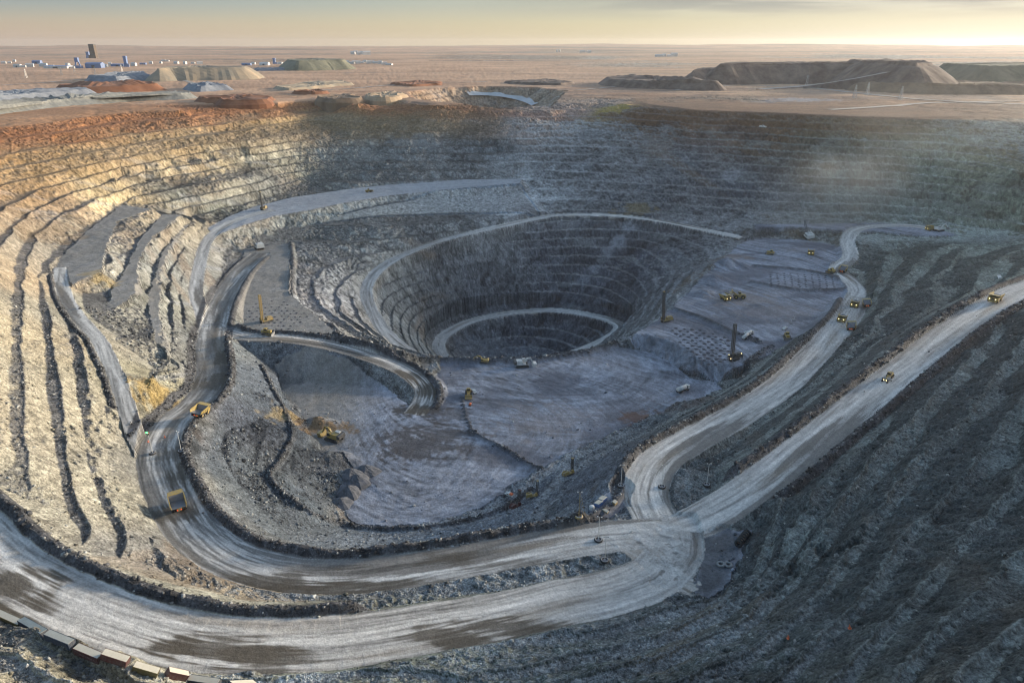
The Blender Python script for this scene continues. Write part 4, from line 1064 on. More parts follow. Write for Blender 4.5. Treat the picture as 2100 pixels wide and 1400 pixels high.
def bulldozer(label, sc=1.0):
    r = thing('bulldozer', label, 'bulldozer', 'bulldozers')
    S_ = lambda *p: tuple(q * sc for q in p)
    crawler(r, -1.5 * sc, 5.2 * sc, .8 * sc, 1.5 * sc); crawler(r, 1.5 * sc, 5.2 * sc, .8 * sc, 1.5 * sc)
    m = MB(); m.box(*S_(-1.05, 1.05, -2.6, 2.4, .9, 1.9)); m.box(*S_(-.85, .85, .3, 2.7, 1.9, 3.0, .06, .1)); m.box(*S_(-1.3, 1.3, -2.8, -1.4, 1.6, 2.7)); m.build('hull', YEL, r)
    c = MB().box(*S_(-.95, .95, -1.5, .3, 2.2, 4.0, .1, .1)).build('cab', YEL, r)
    MB().box(*S_(-1.0, 1.0, -1.3, .34, 2.9, 3.7)).build('window', GLS, c)
    m = MB(); m.prism([(y * sc, z * sc) for y, z in ((3.5, .1), (3.75, .1), (3.55, 1.0), (3.8, 2.0), (3.6, 2.0), (3.3, 1.0))], -2.5 * sc, 2.5 * sc); bl = m.build('blade', STEEL, r)
    m = MB()
    for s in (-1, 1): m.beam(S_(s * 1.95, -.3, .8), S_(s * 1.95, 3.4, .6), .25 * sc, .35 * sc)
    m.build('push_arm', YEL, r)
    MB().beam(S_(0, -2.8, 1.8), S_(0, -4.0, 1.5), .5 * sc, .4 * sc).beam(S_(0, -4.0, 1.9), S_(0, -4.2, .2), .3 * sc, .5 * sc).build('ripper', STEEL, r)
    return r
bd = bulldozer('bulldozer on the left floor road below the drill rig with the yellow mast', 1.5)
seat(bd, 548, 686, (575, 689), span=3)
for px, py, to, lab in ((1706, 559, (1690, 557), 'bulldozer tidying the curve beside the haul truck seen from behind'), (1580, 522, (1560, 520), 'small bulldozer on the dusty floor left of the lone haul truck'), (1614, 694, (1622, 700), 'small yellow bulldozer on the right floor below the row of tyre bases')):
    o = copy_tree(bd); o['label'] = lab; seat(o, px, py, to, span=3)

def grader(label):
    r = thing('motor_grader', label, 'grader')
    m = MB(); m.box(-1.2, 1.2, -5.2, -1.4, 1.5, 3.0, .1, .1); m.build('rear_body', YEL, r)
    m = MB(); m.beam((0, -1.6, 2.4), (0, 2.0, 3.0), .7, .7); m.beam((0, 2.0, 3.0), (0, 5.4, 1.7), .7, .7); m.box(-1.3, 1.3, 4.9, 5.5, 1.0, 1.6); m.build('frame', YEL, r)
    c = MB().box(-1.0, 1.0, -1.6, .2, 2.4, 4.5, .08, .08).build('cab', YEL, r)
    MB().box(-1.05, 1.05, -1.4, .24, 3.2, 4.3).build('window', GLS, c)
    for s in (-1, 1):
        for y in (-4.2, -2.2, 5.2):
            t = MB().cyl((s * 1.45 - .35, y, .95), (s * 1.45 + .35, y, .95), .95, n=16).build('wheel', BLK, r)
            MB().cyl((s * 1.82, y, .95), (s * 1.86, y, .95), .45, n=10).build('rim', YEL, t)
        MB().box(s * .8 - .25, s * .8 + .25, 5.52, 5.62, 1.5, 1.9).build('headlight', LAMP, r)
    MB().prism([(1.6, .15), (1.75, .15), (1.95, .9), (1.8, .9)], -2.9, 2.9).build('blade', STEEL, r)
    return r
g = grader('dark yellow motor grader working alone on the long right ramp'); seat(g, 1821, 777, (1808, 790), span=4)

# ---------------------------------------------------------------- drill rigs
def drill_rig(label, body, mast_mat, mast=24.0, sc=1.0, lean=0.0, lamps=False, name='drill_rig'):
    r = thing(name, label, 'drill rig', 'blast hole drill rigs')
    S_ = lambda *p: tuple(q * sc for q in p)
    crawler(r, -2.1 * sc, 7 * sc, 1.0 * sc, 1.4 * sc); crawler(r, 2.1 * sc, 7 * sc, 1.0 * sc, 1.4 * sc)
    m = MB(); m.box(*S_(-2.6, 2.6, -7.0, 4.4, 1.7, 2.3)); m.box(*S_(-2.2, 2.2, -6.6, -.6, 2.3, 4.6, .12, .2)); m.cyl(S_(-1.2, -2, 4.9), S_(-1.2, -5.5, 4.9), .7 * sc, n=12); m.build('deck', body, r)
    c = MB().box(*S_(.9, 3.0, 2.2, 4.6, 2.3, 4.9, .1, .12)).build('cab', body, r)
    MB().box(*S_(1.1, 2.8, 4.5, 4.64, 3.3, 4.6)).build('window', GLS, c)
    m = MB()
    for x, y in ((-2.5, 4.6), (2.5, 4.6), (-2.2, -6.8), (2.2, -6.8)): m.cyl(S_(x, y, .25), S_(x, y, 3.2), .28 * sc, n=8); m.cyl(S_(x, y, 0), S_(x, y, .28), .7 * sc, n=10)
    m.build('jack', STEEL, r)
    M = Matrix.Rotation(lean, 4, 'X')
    base = Vector(S_(-.3, 3.4, 2.0)); hw = .85 * sc
    P = lambda x, y, z: base + M @ Vector((x, y, z))
    m = MB()
    for x in (-hw, hw):
        for y in (-hw, hw): m.beam(P(x, y, -.5), P(x, y, mast), .45 * sc, .45 * sc)
    n = max(5, int(mast / (2.0 * sc)))
    for k in range(n):
        z0, z1 = mast * k / n, mast * (k + 1) / n
        for (ax, ay), (bx, by) in (((-hw, -hw), (hw, -hw)), ((hw, -hw), (hw, hw)), ((hw, hw), (-hw, hw)), ((-hw, hw), (-hw, -hw))):
            m.beam(P(ax, ay, z0), P(bx, by, z1), .16 * sc, .16 * sc); m.beam(P(ax, ay, z1), P(bx, by, z1), .16 * sc, .16 * sc)
    m.beam(P(-hw, hw * 1.1, mast * .04), P(-hw, hw * 1.1, mast * .96), .5 * sc, .4 * sc)
    mo = m.build('mast', mast_mat, r)
    m = MB(); a, b = P(0, 0, -1.6), P(0, 0, mast * .8); m.cyl(a, b, .22 * sc, n=8); m.beam(P(-.6, 0, mast * .45), P(.6, 0, mast * .45), 1.1 * sc, 1.3 * sc); m.build('drill_string', STEEL, mo)
    m = MB(); m.beam(P(-1.0, 0, mast), P(1.0, 0, mast), 2.0 * sc, .7 * sc); m.build('crown_block', body, mo)
    for s in (-1, 1):
        MB().cyl(S_(s * 1.7, -.8, 2.4), P(s * hw, -hw, mast * .38), .13 * sc, n=8).build('mast_strut', STEEL, r)
    MB().box(*S_(-1.6, 1.0, 4.4, 5.6, .3, 2.0, .2, .2)).build('dust_hood', BLK, r)
    if lamps:
        for x, y, z in ((-1.2, 5.7, 3), (1.8, 4.7, 5), (2.3, -1, 4.8), (-2.3, -5, 4.8)):
            MB().box(*S_(x - .25, x + .25, y - .15, y + .15, z - .2, z + .2)).build('work_light', LAMP, r)
    return r
YD = YEL
seat(drill_rig('yellow drill rig with dark mast on the road under the left wall', YEL, DARK, 23, .9), 541, 430, (532, 434), span=4)
seat(drill_rig('drill rig with tall yellow mast among mounds on the left floor', YELD, YELD, 25, .95), 545, 660, (528, 664), span=4)
seat(drill_rig('dusty tan drill rig with slim dark mast at the edge of the inner pit', YELD, DARK, 29, .95), 1366, 659, (1350, 662), span=4)
seat(drill_rig('dark drill rig with tallest black mast and bright work lamps, right drill grid', DARK, DARK, 31, 1.05, lamps=True), 1506, 737, (1490, 743), span=4)
for px, py, to, bm_, lab in ((1168, 973, (1180, 968), YELD, 'small yellow drill rig with leaning black mast on the pale strip, upper of three'), (1094, 1020, (1106, 1013), YELD, 'small tan drill rig with leaning mast between the red rig and the upper rig'), (1058, 1040, (1072, 1032), RED, 'small red drill rig with black mast beside the white pickup')):
    seat(drill_rig(lab, bm_, DARK, 8.5, .62, lean=-.28, name='crawler_drill'), px, py, to, span=3)

# ---------------------------------------------------------------- light vehicles
def pickup(label, cargo=None):
    r = thing('pickup_truck', label, 'pickup truck', 'white pickup trucks')
    m = MB(); m.prism([(-2.7, .6), (2.7, .6), (2.75, 1.15), (1.2, 1.25), (-2.75, 1.25)], -.98, .98); m.box(-.98, -.88, -2.7, -.5, 1.25, 1.55); m.box(.88, .98, -2.7, -.5, 1.25, 1.55); m.build('body', WHT, r)
    c = MB().prism([(-.5, 1.25), (1.3, 1.25), (.6, 1.95), (-.4, 1.98)], -.9, .9).build('cab', WHT, r)
    MB().prism([(-.3, 1.35), (1.1, 1.35), (.55, 1.85), (-.3, 1.85)], -.92, .92).build('window', GLS, c)
    for s in (-1, 1):
        for y in (-1.75, 1.75): MB().cyl((s * .95 - .13, y, .42), (s * .95 + .13, y, .42), .42, n=14).build('wheel', BLK, r)
    if cargo: MB().box(-.7, .7, -2.4, -.8, 1.25, 2.0, .1, .1).build('cargo', cargo, r)
    return r
pk = pickup('white pickup truck parked beside the yellow loader on the main floor'); pk.scale = (1.25,) * 3; seat(pk, 973, 805, (977, 812), span=2); pk.scale = (1.3,) * 3
o = pickup('white pickup truck with orange cargo near the small red drill rig', ORG); seat(o, 1046, 1016, (1036, 1018), span=2); o.scale = (1.3,) * 3
o = copy_tree(pk); o['label'] = 'tiny white pickup on the right floor at the end of the row of tyre bases'; seat(o, 1609, 675, (1615, 670), span=2); o.scale = (1.3,) * 3
o = copy_tree(pk); o['label'] = 'tiny white pickup on the bench road of the far right wall'; seat(o, 1564, 262, (1574, 263), span=2); o.scale = (2.0,) * 3
def tanker(label):
    r = thing('tank_truck', label, 'tank truck', 'white tank trucks')
    MB().box(-1.2, 1.2, -5, 5, .9, 1.4).build('frame', DARK, r)
    m = MB(); m.cyl((0, -4.9, 2.6), (0, 2.2, 2.6), 1.45, n=20); m.cyl((0, -5.2, 2.6), (0, -4.9, 2.6), 1.1, 1.45, n=20); m.build('tank', WHT, r, True)
    c = MB().box(-1.35, 1.35, 2.8, 5.2, 1.3, 3.7, .06, .15).build('cab', WHT, r)
    MB().box(-1.2, 1.2, 5.02, 5.2, 2.5, 3.4).build('windscreen', GLS, c)
    MB().box(-1.4, 1.4, 2.25, 2.75, 1.3, 3.6).build('exhaust_housing', DARK, r)
    for s in (-1, 1):
        for y in (-4, -2.6, 3.9): MB().cyl((s * 1.2 - .3, y, .7), (s * 1.2 + .3, y, .7), .7, n=14).build('wheel', BLK, r)
    return r
tk = tanker('white tank truck crossing the ramp at the right edge of the main floor'); seat(tk, 1400, 802, (1410, 798), span=3); tk.scale = (1.25,) * 3
for px, py, lab in ((1531, 692, 'white tank truck by the tallest drill, nearer one of two parked side by side'), (1535, 687, 'white tank truck by the tallest drill, farther one of two parked side by side')):
    o = copy_tree(tk); o['label'] = lab; seat(o, px, py, (px + 12, py - 4), span=3); o.scale = (1.05,) * 3

# ---------------------------------------------------------------- light poles planted in big tyres
def light_pole(label, h=14, bar=True, col=STEEL):
    r = thing('light_pole', label, 'light pole', 'light poles planted in old tyres')
    t = MB().torus((0, 0, .55), 1.45, .55, 'Z', 24, 10, .95).build('tyre_base', BLK if col is STEEL else YELD, r, True)
    MB().torus((0, 0, 1.0), 1.45, .2, 'Z', 24, 6, .6).build('pale_rim', ORE_P, t, True)
    MB().cyl((0, 0, .05), (0, 0, .7), 1.1, n=16).build('fill', ROCKY, r)
    MB().cyl((0, 0, .3), (0, 0, h), .17, .10, n=10).build('pole', WHT if col is STEEL else col, r)
    if bar:
        MB().beam((-1.1, 0, h - .2), (1.1, 0, h - .2), .12, .12).build('crossbar', STEEL, r)
        for s in (-1, 1): MB().box(s * .9 - .28, s * .9 + .28, -.2, .25, h - .15, h + .2).build('lamp', WHT, r)
    return r
lp = light_pole('light pole in a tyre at the outer bend of the road fork, rightmost of three', 13)
seat(lp, 1449, 995, yaw=0, tilt=False, sink=.1)
LPS = [(1273, 997, 'light pole in a tyre on the dark berm left of the road fork'), (1357, 999, 'light pole in a tyre on the wedge inside the road fork'),
       (1227, 1108, 'light pole in a tyre standing out on the lower haul road'), (1240, 1150, 'light pole in a tyre at the tip of the dark island between near roads'),
       (372, 926, 'plain light pole in a tyre right of the signal pole on the left road'), (1628, 657, 'tyre base with short pole on the right floor, uppermost in the row'), (1622, 663, 'tyre base with short pole on the right floor, second in the row')]
for px, py, lab in LPS:
    o = copy_tree(lp); o['label'] = lab; seat(o, px, py, yaw=random.uniform(-.6, .6), tilt=False, sink=.1)
    if px > 1600: o.scale = (.9, .9, .35)
sp = light_pole('light pole with green and red signal board at the left road junction', 14, False); seat(sp, 313, 930, yaw=.3, tilt=False, sink=.1)
bd_ = MB().box(-1.3, .9, -.2, .1, 12.2, 14.2).build('signal_board', DARK, sp)
GRN = paint('green_lamp', (.1, 1.0, .25), .4, dirt=0, emit=4)
m = MB()
for k in range(3): m.box(-1.1 + .5 * k, -.75 + .5 * k, -.28, -.2, 13.3, 13.9)
m.build('green_lamp', GRN, bd_)
m = MB(); m.box(.45, .8, -.28, -.2, 13.4, 13.9); m.build('red_lamp', TAIL, bd_)
yp = light_pole('yellow braced light mast in a tan tyre on the berm by the service yard', 14, True, YELD); seat(yp, 1187, 1060, yaw=0, tilt=False, sink=.1)
m = MB(); m.beam((.2, 0, 13), (3.2, 1.2, .2), .14, .14); m.beam((.2, 0, 10), (2.2, 1.2, .2), .12, .12); m.build('brace', YELD, yp)

# ---------------------------------------------------------------- old tyres, bins, small clutter
ty = tag(MB().torus((0, 0, .55), 1.35, .55, 'Z', 26, 10, .9).build('tyre', BLK, None, True), 'pale dusty tyre lying flat at the junction yard, left of a touching pair', 'tyre', 'old truck tyres')
ty.data.materials[0] = paint('dusty_rubber', (.16, .16, .155), .9, dirt=.6, dcol=(.33, .33, .32))
seat(ty, 1478, 1158, yaw=0, span=1.5)
o = ty.copy(); scene.collection.objects.link(o); o['label'] = 'pale dusty tyre lying flat at the junction yard, right of a touching pair'; seat(o, 1493, 1159, yaw=0, span=1.5)
sm = MB().torus((0, 0, 1.85), 1.3, .55, 'Y', 26, 10, .9)
st = sm.build('tyre', BLK, None, True); tag(st, 'black tyre standing upright in the row at the edge of the junction yard', 'tyre', 'upright tyres in a row')
a, b = hit(1513, 1121), hit(1531, 1099)
for k in range(7):
    o = st if k == 0 else st.copy()
    if k: scene.collection.objects.link(o)
    p = a + (b - a) * k / 6
    o.location = (p[0], p[1], ground_z(p[0], p[1]) - .1); o.rotation_euler = (random.uniform(-.08, .08), 0, -math.atan2(b[0] - a[0], b[1] - a[1]))
def bin_(label, mat, px, py, w=1.5, d=2.0, h=1.8, name='storage_bin'):
    r = thing(name, label, 'bin'); MB().box(-w, w, -d, d, .1, h, .1, .1).build('body', mat, r); MB().box(-w * 1.0, w * 1.0, -d, d, h, h + .2, .15, .15).build('lid', BEIGE, r)
    m = MB()
    for s in (-1, 1): m.box(s * w * .7 - .1, s * w * .7 + .1, -d, d, 0, .1)
    m.build('skid', DARK, r); return seat(r, px, py, yaw=.7, span=2)
bin_('blue storage bin with pale lid in the service yard, upper right of a pair', BLU, 1236, 1027)
bin_('blue storage bin with pale lid in the service yard, lower left of a pair', BLU, 1228, 1036)
bin_('small tan crate in the service yard near the dark berm', YELD, 1260, 1032, 1.0, 1.2, 1.6, 'crate')
bin_('low tan pallet box at the lower edge of the service yard', YELD, 1241, 1048, 1.6, .9, .9, 'crate')
r = thing('water_tank', 'round white water tank beside the yellow braced mast', 'tank'); MB().cyl((0, 0, 0), (0, 0, 1.8), 1.3, n=20).build('barrel', WHT, r, False); MB().cyl((0, 0, 1.8), (0, 0, 2.1), 1.2, .5, n=20).build('lid', WHT, r); seat(r, 1214, 1044, yaw=0, span=1.5)
r = thing('pump_skid', 'small red pump on a dark skid south of the yellow loader', 'pump'); MB().box(-1.1, 1.1, -1.6, 1.6, 0, .4).build('skid', DARK, r); MB().cyl((0, -1, 1.2), (0, 1, 1.2), .9, n=14).build('pump_body', ORG, r, True); MB().cyl((0, .6, 1.8), (0, .6, 3.4), .12, n=8).build('exhaust', STEEL, r); seat(r, 964, 831, yaw=.2, span=2)
cone = MB(); cone.box(-.5, .5, -.5, .5, 0, .12); cone.cyl((0, 0, .12), (0, 0, 1.4), .38, .06, n=12)
cn = tag(cone.build('marker_cone', ORG), 'orange marker cone on the dark slope at the lower right, left of two', 'cone', 'orange marker cones'); seat(cn, 1617, 1309, yaw=0, span=1)
for px, py, lab in ((1743, 1288, 'orange marker cone on the dark slope at the lower right, right of two'), (338, 897, 'orange marker cone on the left haul road between the two light poles'), (304, 906, 'orange marker cone at the foot of the signal light pole')):
    o = cn.copy(); scene.collection.objects.link(o); o['label'] = lab; seat(o, px, py, yaw=0, span=1)
r = thing('flatbed_trailer', 'white broken flatbed trailer on the berm above the lone truck at right', 'trailer')
MB().box(-1.4, 1.4, -5.5, 5.5, 1.0, 1.4).build('bed', WHT, r); MB().box(-1.3, 1.3, 4.6, 5.5, 1.4, 3.0).build('headboard', WHT, r)
for s in (-1, 1):
    for y in (-4, -2.8): MB().cyl((s * 1.1 - .2, y, .5), (s * 1.1 + .2, y, .5), .5, n=12).build('wheel', BLK, r)
seat(r, 2050, 571, (2068, 570), span=3)

# ---------------------------------------------------------------- containers along the outer road
def container(label, side, L, letter=False):
    r = thing('shipping_container', label, 'container', 'shipping containers along the near road')
    m = MB(); n = 22
    for s in (-1, 1):                                   # corrugated long sides
        for k in range(n):
            x0, x1 = -L / 2 + .12 + (L - .24) * k / n, -L / 2 + .12 + (L - .24) * (k + 1) / n
            dd_ = 1.20 if k % 2 else 1.16
            m.box(x0, x1, min(s * 1.1, s * dd_), max(s * 1.1, s * dd_), .15, 2.5)
    m.box(-L / 2 + .03, -L / 2 + .1, -1.15, 1.15, .15, 2.5); m.box(-L / 2, L / 2, -1.1, 1.1, .1, .2)
    m.build('wall', side, r)
    m = MB(); m.box(L / 2 - .1, L / 2 - .04, -1.12, -.02, .2, 2.45); m.box(L / 2 - .1, L / 2 - .04, .02, 1.12, .2, 2.45)
    d = m.build('door', side, r)
    m = MB()
    for y in (-.8, -.35, .35, .8): m.cyl((L / 2 - .02, y, .25), (L / 2 - .02, y, 2.4), .03, n=6)
    m.build('lock_rod', STEEL, d)
    m = MB()
    for x in (-L / 2 + .08, L / 2 - .08):
        for y in (-1.15, 1.15): m.box(x - .08, x + .08, y - .08, y + .08, 0, 2.6)
    for y in (-1.17, 1.17): m.box(-L / 2 + .16, L / 2 - .16, y - .05, y + .05, 2.46, 2.6); m.box(-L / 2 + .16, L / 2 - .16, y - .05, y + .05, .0, .15)
    m.build('frame', side, r)
    m = MB(); m.box(-L / 2 + .1, L / 2 - .1, -1.1, 1.1, 2.5, 2.58); m.build('roof', BEIGE if side is not OLV or letter else BEIGE, r)
    if letter:
        # worn pale paint strokes: in the picture the word itself is no longer readable
        m = MB(); rl = random.Random(4); x = -L * .26
        while x < L * .34:
            w_ = rl.uniform(.10, .16); zt = rl.uniform(1.35, 1.6)
            m.box(x, x + w_, -1.235, -1.205, .95, zt)
            if rl.random() < .6: m.box(x + w_ + .01, x + w_ + rl.uniform(.2, .35), -1.235, -1.205, rl.choice((.95, 1.2, 1.42)), rl.choice((1.08, 1.32, 1.55)) + .01)
            x += rl.uniform(.5, .75)
        m.build('lettering', paint('worn_white_paint', (.42, .30, .26), .7, dirt=.5, dcol=(.15, .05, .04), scale=2.5), r)
    return r
CON = [((-8, 1258), (45, 1282), OLV, 'dusty container with yellow sides at the left end of the row', 0), ((48, 1282), (97, 1307), NAVY, 'container with navy sides next to the yellow one', 0),
       ((100, 1307), (152, 1328), NAVY, 'container with navy sides between the navy and the lettered red one', 0), ((155, 1328), (207, 1350), RED, 'red container with faded white lettering on its side', 1),
       ((210, 1350), (266, 1369), RED, 'plain red container with pale roof, right of the lettered one', 0), ((269, 1369), (326, 1387), OLV, 'container with muddy olive roof and sides', 0),
       ((329, 1383), (387, 1399), RED, 'red container with streaked pale roof, near the right end of the row', 0), ((390, 1399), (452, 1408), NAVY, 'dark container second from the right end of the row', 0), ((456, 1409), (524, 1411), NAVY, 'dark container at the right end of the row', 0)]
prev = None
for (a, b, mat, lab, let) in CON:
    p, q = hit(*a), hit(*b)
    L = math.hypot(q[0] - p[0], q[1] - p[1]) - .25
    c = container(lab, mat, L, let)
    mid = (p + q) / 2
    c.location = (mid[0], mid[1], min(ground_z(*p[:2]), ground_z(*q[:2]), ground_z(*mid[:2])) + 0.0)
    c.rotation_euler = (0, -math.atan2(ground_z(*q[:2]) - ground_z(*p[:2]), L) * 0.9, math.atan2(q[1] - p[1], q[0] - p[0]))
    c.location.z = ground_z(*mid[:2]) - .05

# ---------------------------------------------------------------- heaps and drill cuttings
def heap_mesh(name, R, h, seed, mat, rough_=.10):
    rnd = random.Random(seed); b = bmesh.new(); n, mr_ = 22, 8
    rings = []
    for i in range(mr_ + 1):
        t = i / mr_; row = []
        for k in range(n):
            a = 2 * math.pi * k / n; rad = R * t * (1 + .12 * math.sin(3 * a + seed) + .06 * math.sin(7 * a))
            z = h * (1 - t) ** .9 + rnd.uniform(-rough_, rough_) * h * (1 if 0 < i < mr_ else .3) - (.15 * h if i == mr_ else 0)
            row.append(b.verts.new((rad * math.cos(a), rad * math.sin(a), z)))
            if i == 0: break
        rings.append(row)
    for k in range(n): b.faces.new((rings[0][0], rings[1][k], rings[1][(k + 1) % n]))
    for i in range(1, mr_):
        for k in range(n): b.faces.new((rings[i][k], rings[i + 1][k], rings[i + 1][(k + 1) % n], rings[i][(k + 1) % n]))
    me = bpy.data.meshes.new(name); b.to_mesh(me); b.free(); me.materials.append(mat)
    return me
GRAV = paint('dark_gravel', (.075, .078, .085), .95, dirt=.6, dcol=(.17, .17, .18), scale=2.2)
HM = heap_mesh('gravel_heap', 1, 1, 3, GRAV, .05)
for px, py, R, h, lab in ((752, 968, 9, 5.5, 'round dark gravel heap on the main floor, farthest right of the cluster'), (733, 985, 8.5, 5, 'dark gravel heap in the middle of the cluster on the main floor'), (720, 972, 7, 4.5, 'dark gravel heap leaning on the slope behind the others'), (716, 1010, 8, 5.5, 'single round gravel heap in front of the cluster'), (700, 1032, 8, 4, 'low flat gravel heap nearest the dark floor edge')):
    o = bpy.data.objects.new('gravel_heap', HM); scene.collection.objects.link(o); tag(o, lab, 'gravel heap', 'gravel heaps on the main floor')
    p = hit(px, py); o.location = (p[0], p[1], ground_z(p[0], p[1]) - .2); o.scale = (R, R, h); o.rotation_euler.z = random.uniform(0, 6)
HM2 = heap_mesh('rock_pile', 1, 1, 8, GRAV, .12)
for k in range(9):
    px, py = 946 + k * 1.8 + (k > 6) * 3, 816 + k * 7.2
    o = bpy.data.objects.new('rock_pile', HM2); scene.collection.objects.link(o); tag(o, 'small dark rock pile in the line running down from the yellow loader', 'rock pile', 'line of small rock piles')
    p = hit(px, py); o.location = (p[0], p[1], ground_z(p[0], p[1]) - .15); o.scale = (2.3, 2.3, 1.7); o.rotation_euler.z = random.uniform(0, 6)
CUT = paint('drill_cuttings', (.06, .062, .075), .95, dirt=.4, dcol=(.13, .12, .12), scale=1.5)
CM = [heap_mesh('drill_cuttings', 1, 1, 20 + k, CUT, .06) for k in range(4)]
def inpoly(x, y, P):
    c = False
    for (ax, ay), (bx, by) in zip(P, P[1:] + P[:1]):
        if (ay > y) != (by > y) and x < (bx - ax) * (y - ay) / (by - ay) + ax: c = not c
    return c
def cuttings(pts, label, group, R):
    for px, py in pts:
        p = hit(px, py)
        o = bpy.data.objects.new('drill_cuttings', random.choice(CM)); scene.collection.objects.link(o); tag(o, label, 'drill cuttings', group)
        o.location = (p[0], p[1], ground_z(p[0], p[1]) - .1); k = R * random.uniform(.8, 1.15); o.scale = (k, k, .45 * k); o.rotation_euler.z = random.uniform(0, 6)
P1 = [(1372, 674), (1420, 668), (1496, 694), (1494, 735), (1474, 756), (1446, 745), (1405, 715)]
g1 = []
for i in range(-4, 16):
    for j in range(0, 18):
        x, y = 1370 + i * 16.5 + (j % 2) * 8.5, 672 + j * 5.6 + i * 1.3
        if inpoly(x, y, P1): g1.append((x + random.uniform(-1, 1), y + random.uniform(-.5, .5)))
cuttings(g1, 'dark cone of drill cuttings in the grid by the tallest drill', 'drill cuttings by the tallest drill', 1.9)
g2 = [(1579 + i * 14.2 + random.uniform(-1, 1) + j * .6, 560 + j * 4.2 + i * .7 + random.uniform(-.4, .4)) for i in range(10) for j in range(7)]
cuttings(g2, 'dark cone of drill cuttings on the pale blast block near the right road curve', 'drill cuttings on the pale blast block', 1.6)
P3 = [(508, 628), (585, 612), (606, 630), (640, 652), (600, 676), (530, 672), (505, 655)]
g3 = []
for i in range(0, 14):
    for j in range(0, 12):
        x, y = 500 + i * 13 + (j % 2) * 6, 612 + j * 6.2
        if inpoly(x, y, P3) and random.random() < .8: g3.append((x + random.uniform(-2, 2), y + random.uniform(-1, 1)))
cuttings(g3, 'dark cone of drill cuttings on the left floor around the yellow mast drill', 'drill cuttings on the left floor', 1.5)

# ---------------------------------------------------------------- loose rocks on berms, benches and road edges
ico = bmesh.new(); bmesh.ops.create_icosphere(ico, subdivisions=1, radius=1); ico.verts.ensure_lookup_table()
IV = np.array([v.co[:] for v in ico.verts]); IF = np.array([[v.index for v in f.verts] for f in ico.faces]); ico.free()
rg = np.random.RandomState(5)
zc_ = Y * CP - (Z - CAM_Z) * SP
pu, pv = CX + F_PX * X / zc_, CY + F_PX * (-(Z - CAM_Z) * CP - Y * SP) / zc_
seen_ = (zc_ > 0) & (pu > -60) & (pu < 2160) & (pv > 150) & (pv < 1460) & (R_ < 620)
wgt = (BERM * 0.55 + 0.5 * np.clip(WIND, 0, 1) + 0.22 * (1 - ROADM) * (1 - FLOORM) * flat + 0.06 * (1 - ROADM) * (1 - FLOORM) + 0.03 * FLOORM * sstep(0.1, 0.3, rough2) + 0.0006 * ROADM)
wgt = wgt * seen_ * (R_ ** 2) * (1 - 0.15 * right_zone * (BERM < .3))
for px_, py_, r_c, k_ in ((95, 470, 28, 6), (150, 500, 20, 4), (1480, 1145, 12, 6), (1450, 1195, 8, 6), (700, 1000, 14, 6), (640, 870, 10, 4), (560, 1010, 20, 3), (470, 940, 16, 3), (250, 1375, 16, 4), (1310, 860, 14, 4), (1500, 545, 16, 3)):
    q_ = hit(px_, py_); wgt = wgt * (1 + k_ * np.exp(-((X - q_[0]) ** 2 + (Y - q_[1]) ** 2) / r_c ** 2))
NRK = 22000
pick = rg.choice(X.size, NRK, p=(wgt / wgt.sum()).ravel())
rs_ = np.clip(rg.lognormal(-1.15, .5, NRK), .14, 1.2) * (0.75 + R_.ravel()[pick] / 900)
jit = 1 + rg.uniform(-.35, .35, (NRK, len(IV), 1))
ang = rg.rand(NRK) * 6.283; ca_, sa_ = np.cos(ang)[:, None], np.sin(ang)[:, None]
LV = IV[None] * jit * rs_[:, None, None] * np.stack([rg.uniform(.8, 1.4, NRK), rg.uniform(.7, 1.1, NRK), rg.uniform(.5, .9, NRK)], 1)[:, None]
RV = np.stack([LV[..., 0] * ca_ - LV[..., 1] * sa_, LV[..., 0] * sa_ + LV[..., 1] * ca_, LV[..., 2]], -1)
RV += np.stack([X.ravel()[pick] + rg.uniform(-.4, .4, NRK), Y.ravel()[pick] + rg.uniform(-.4, .4, NRK), Z.ravel()[pick] + rs_ * .15], 1)[:, None]
RF = (IF[None] + (np.arange(NRK) * len(IV))[:, None, None]).reshape(-1, 3)
me = bpy.data.meshes.new('rubble'); me.vertices.add(NRK * len(IV)); me.vertices.foreach_set('co', RV.astype(np.float32).ravel())
me.loops.add(RF.size); me.loops.foreach_set('vertex_index', RF.astype(np.int32).ravel())
me.polygons.add(len(RF)); me.polygons.foreach_set('loop_start', np.arange(0, RF.size, 3, dtype=np.int32)); me.update(calc_edges=True)
base_ = COL.reshape(-1, 3)[pick] * rg.uniform(.5, 1.5, (NRK, 1)); lt = rg.rand(NRK) < .22
base_[lt] = base_[lt] * .4 + np.array([.30, .30, .28]) * rg.uniform(.7, 1.3, (lt.sum(), 1))
c4 = np.ones((NRK, len(IV), 4), np.float32); c4[..., :3] = np.clip(base_, .015, .7)[:, None]
ca = me.attributes.new('soil', 'FLOAT_COLOR', 'POINT'); ca.data.foreach_set('color', c4.ravel()); me.materials.append(M_WALL)
o = bpy.data.objects.new('rubble', me); scene.collection.objects.link(o); tag(o, 'loose broken rocks littering the berms and road edges', None, None, 'stuff')

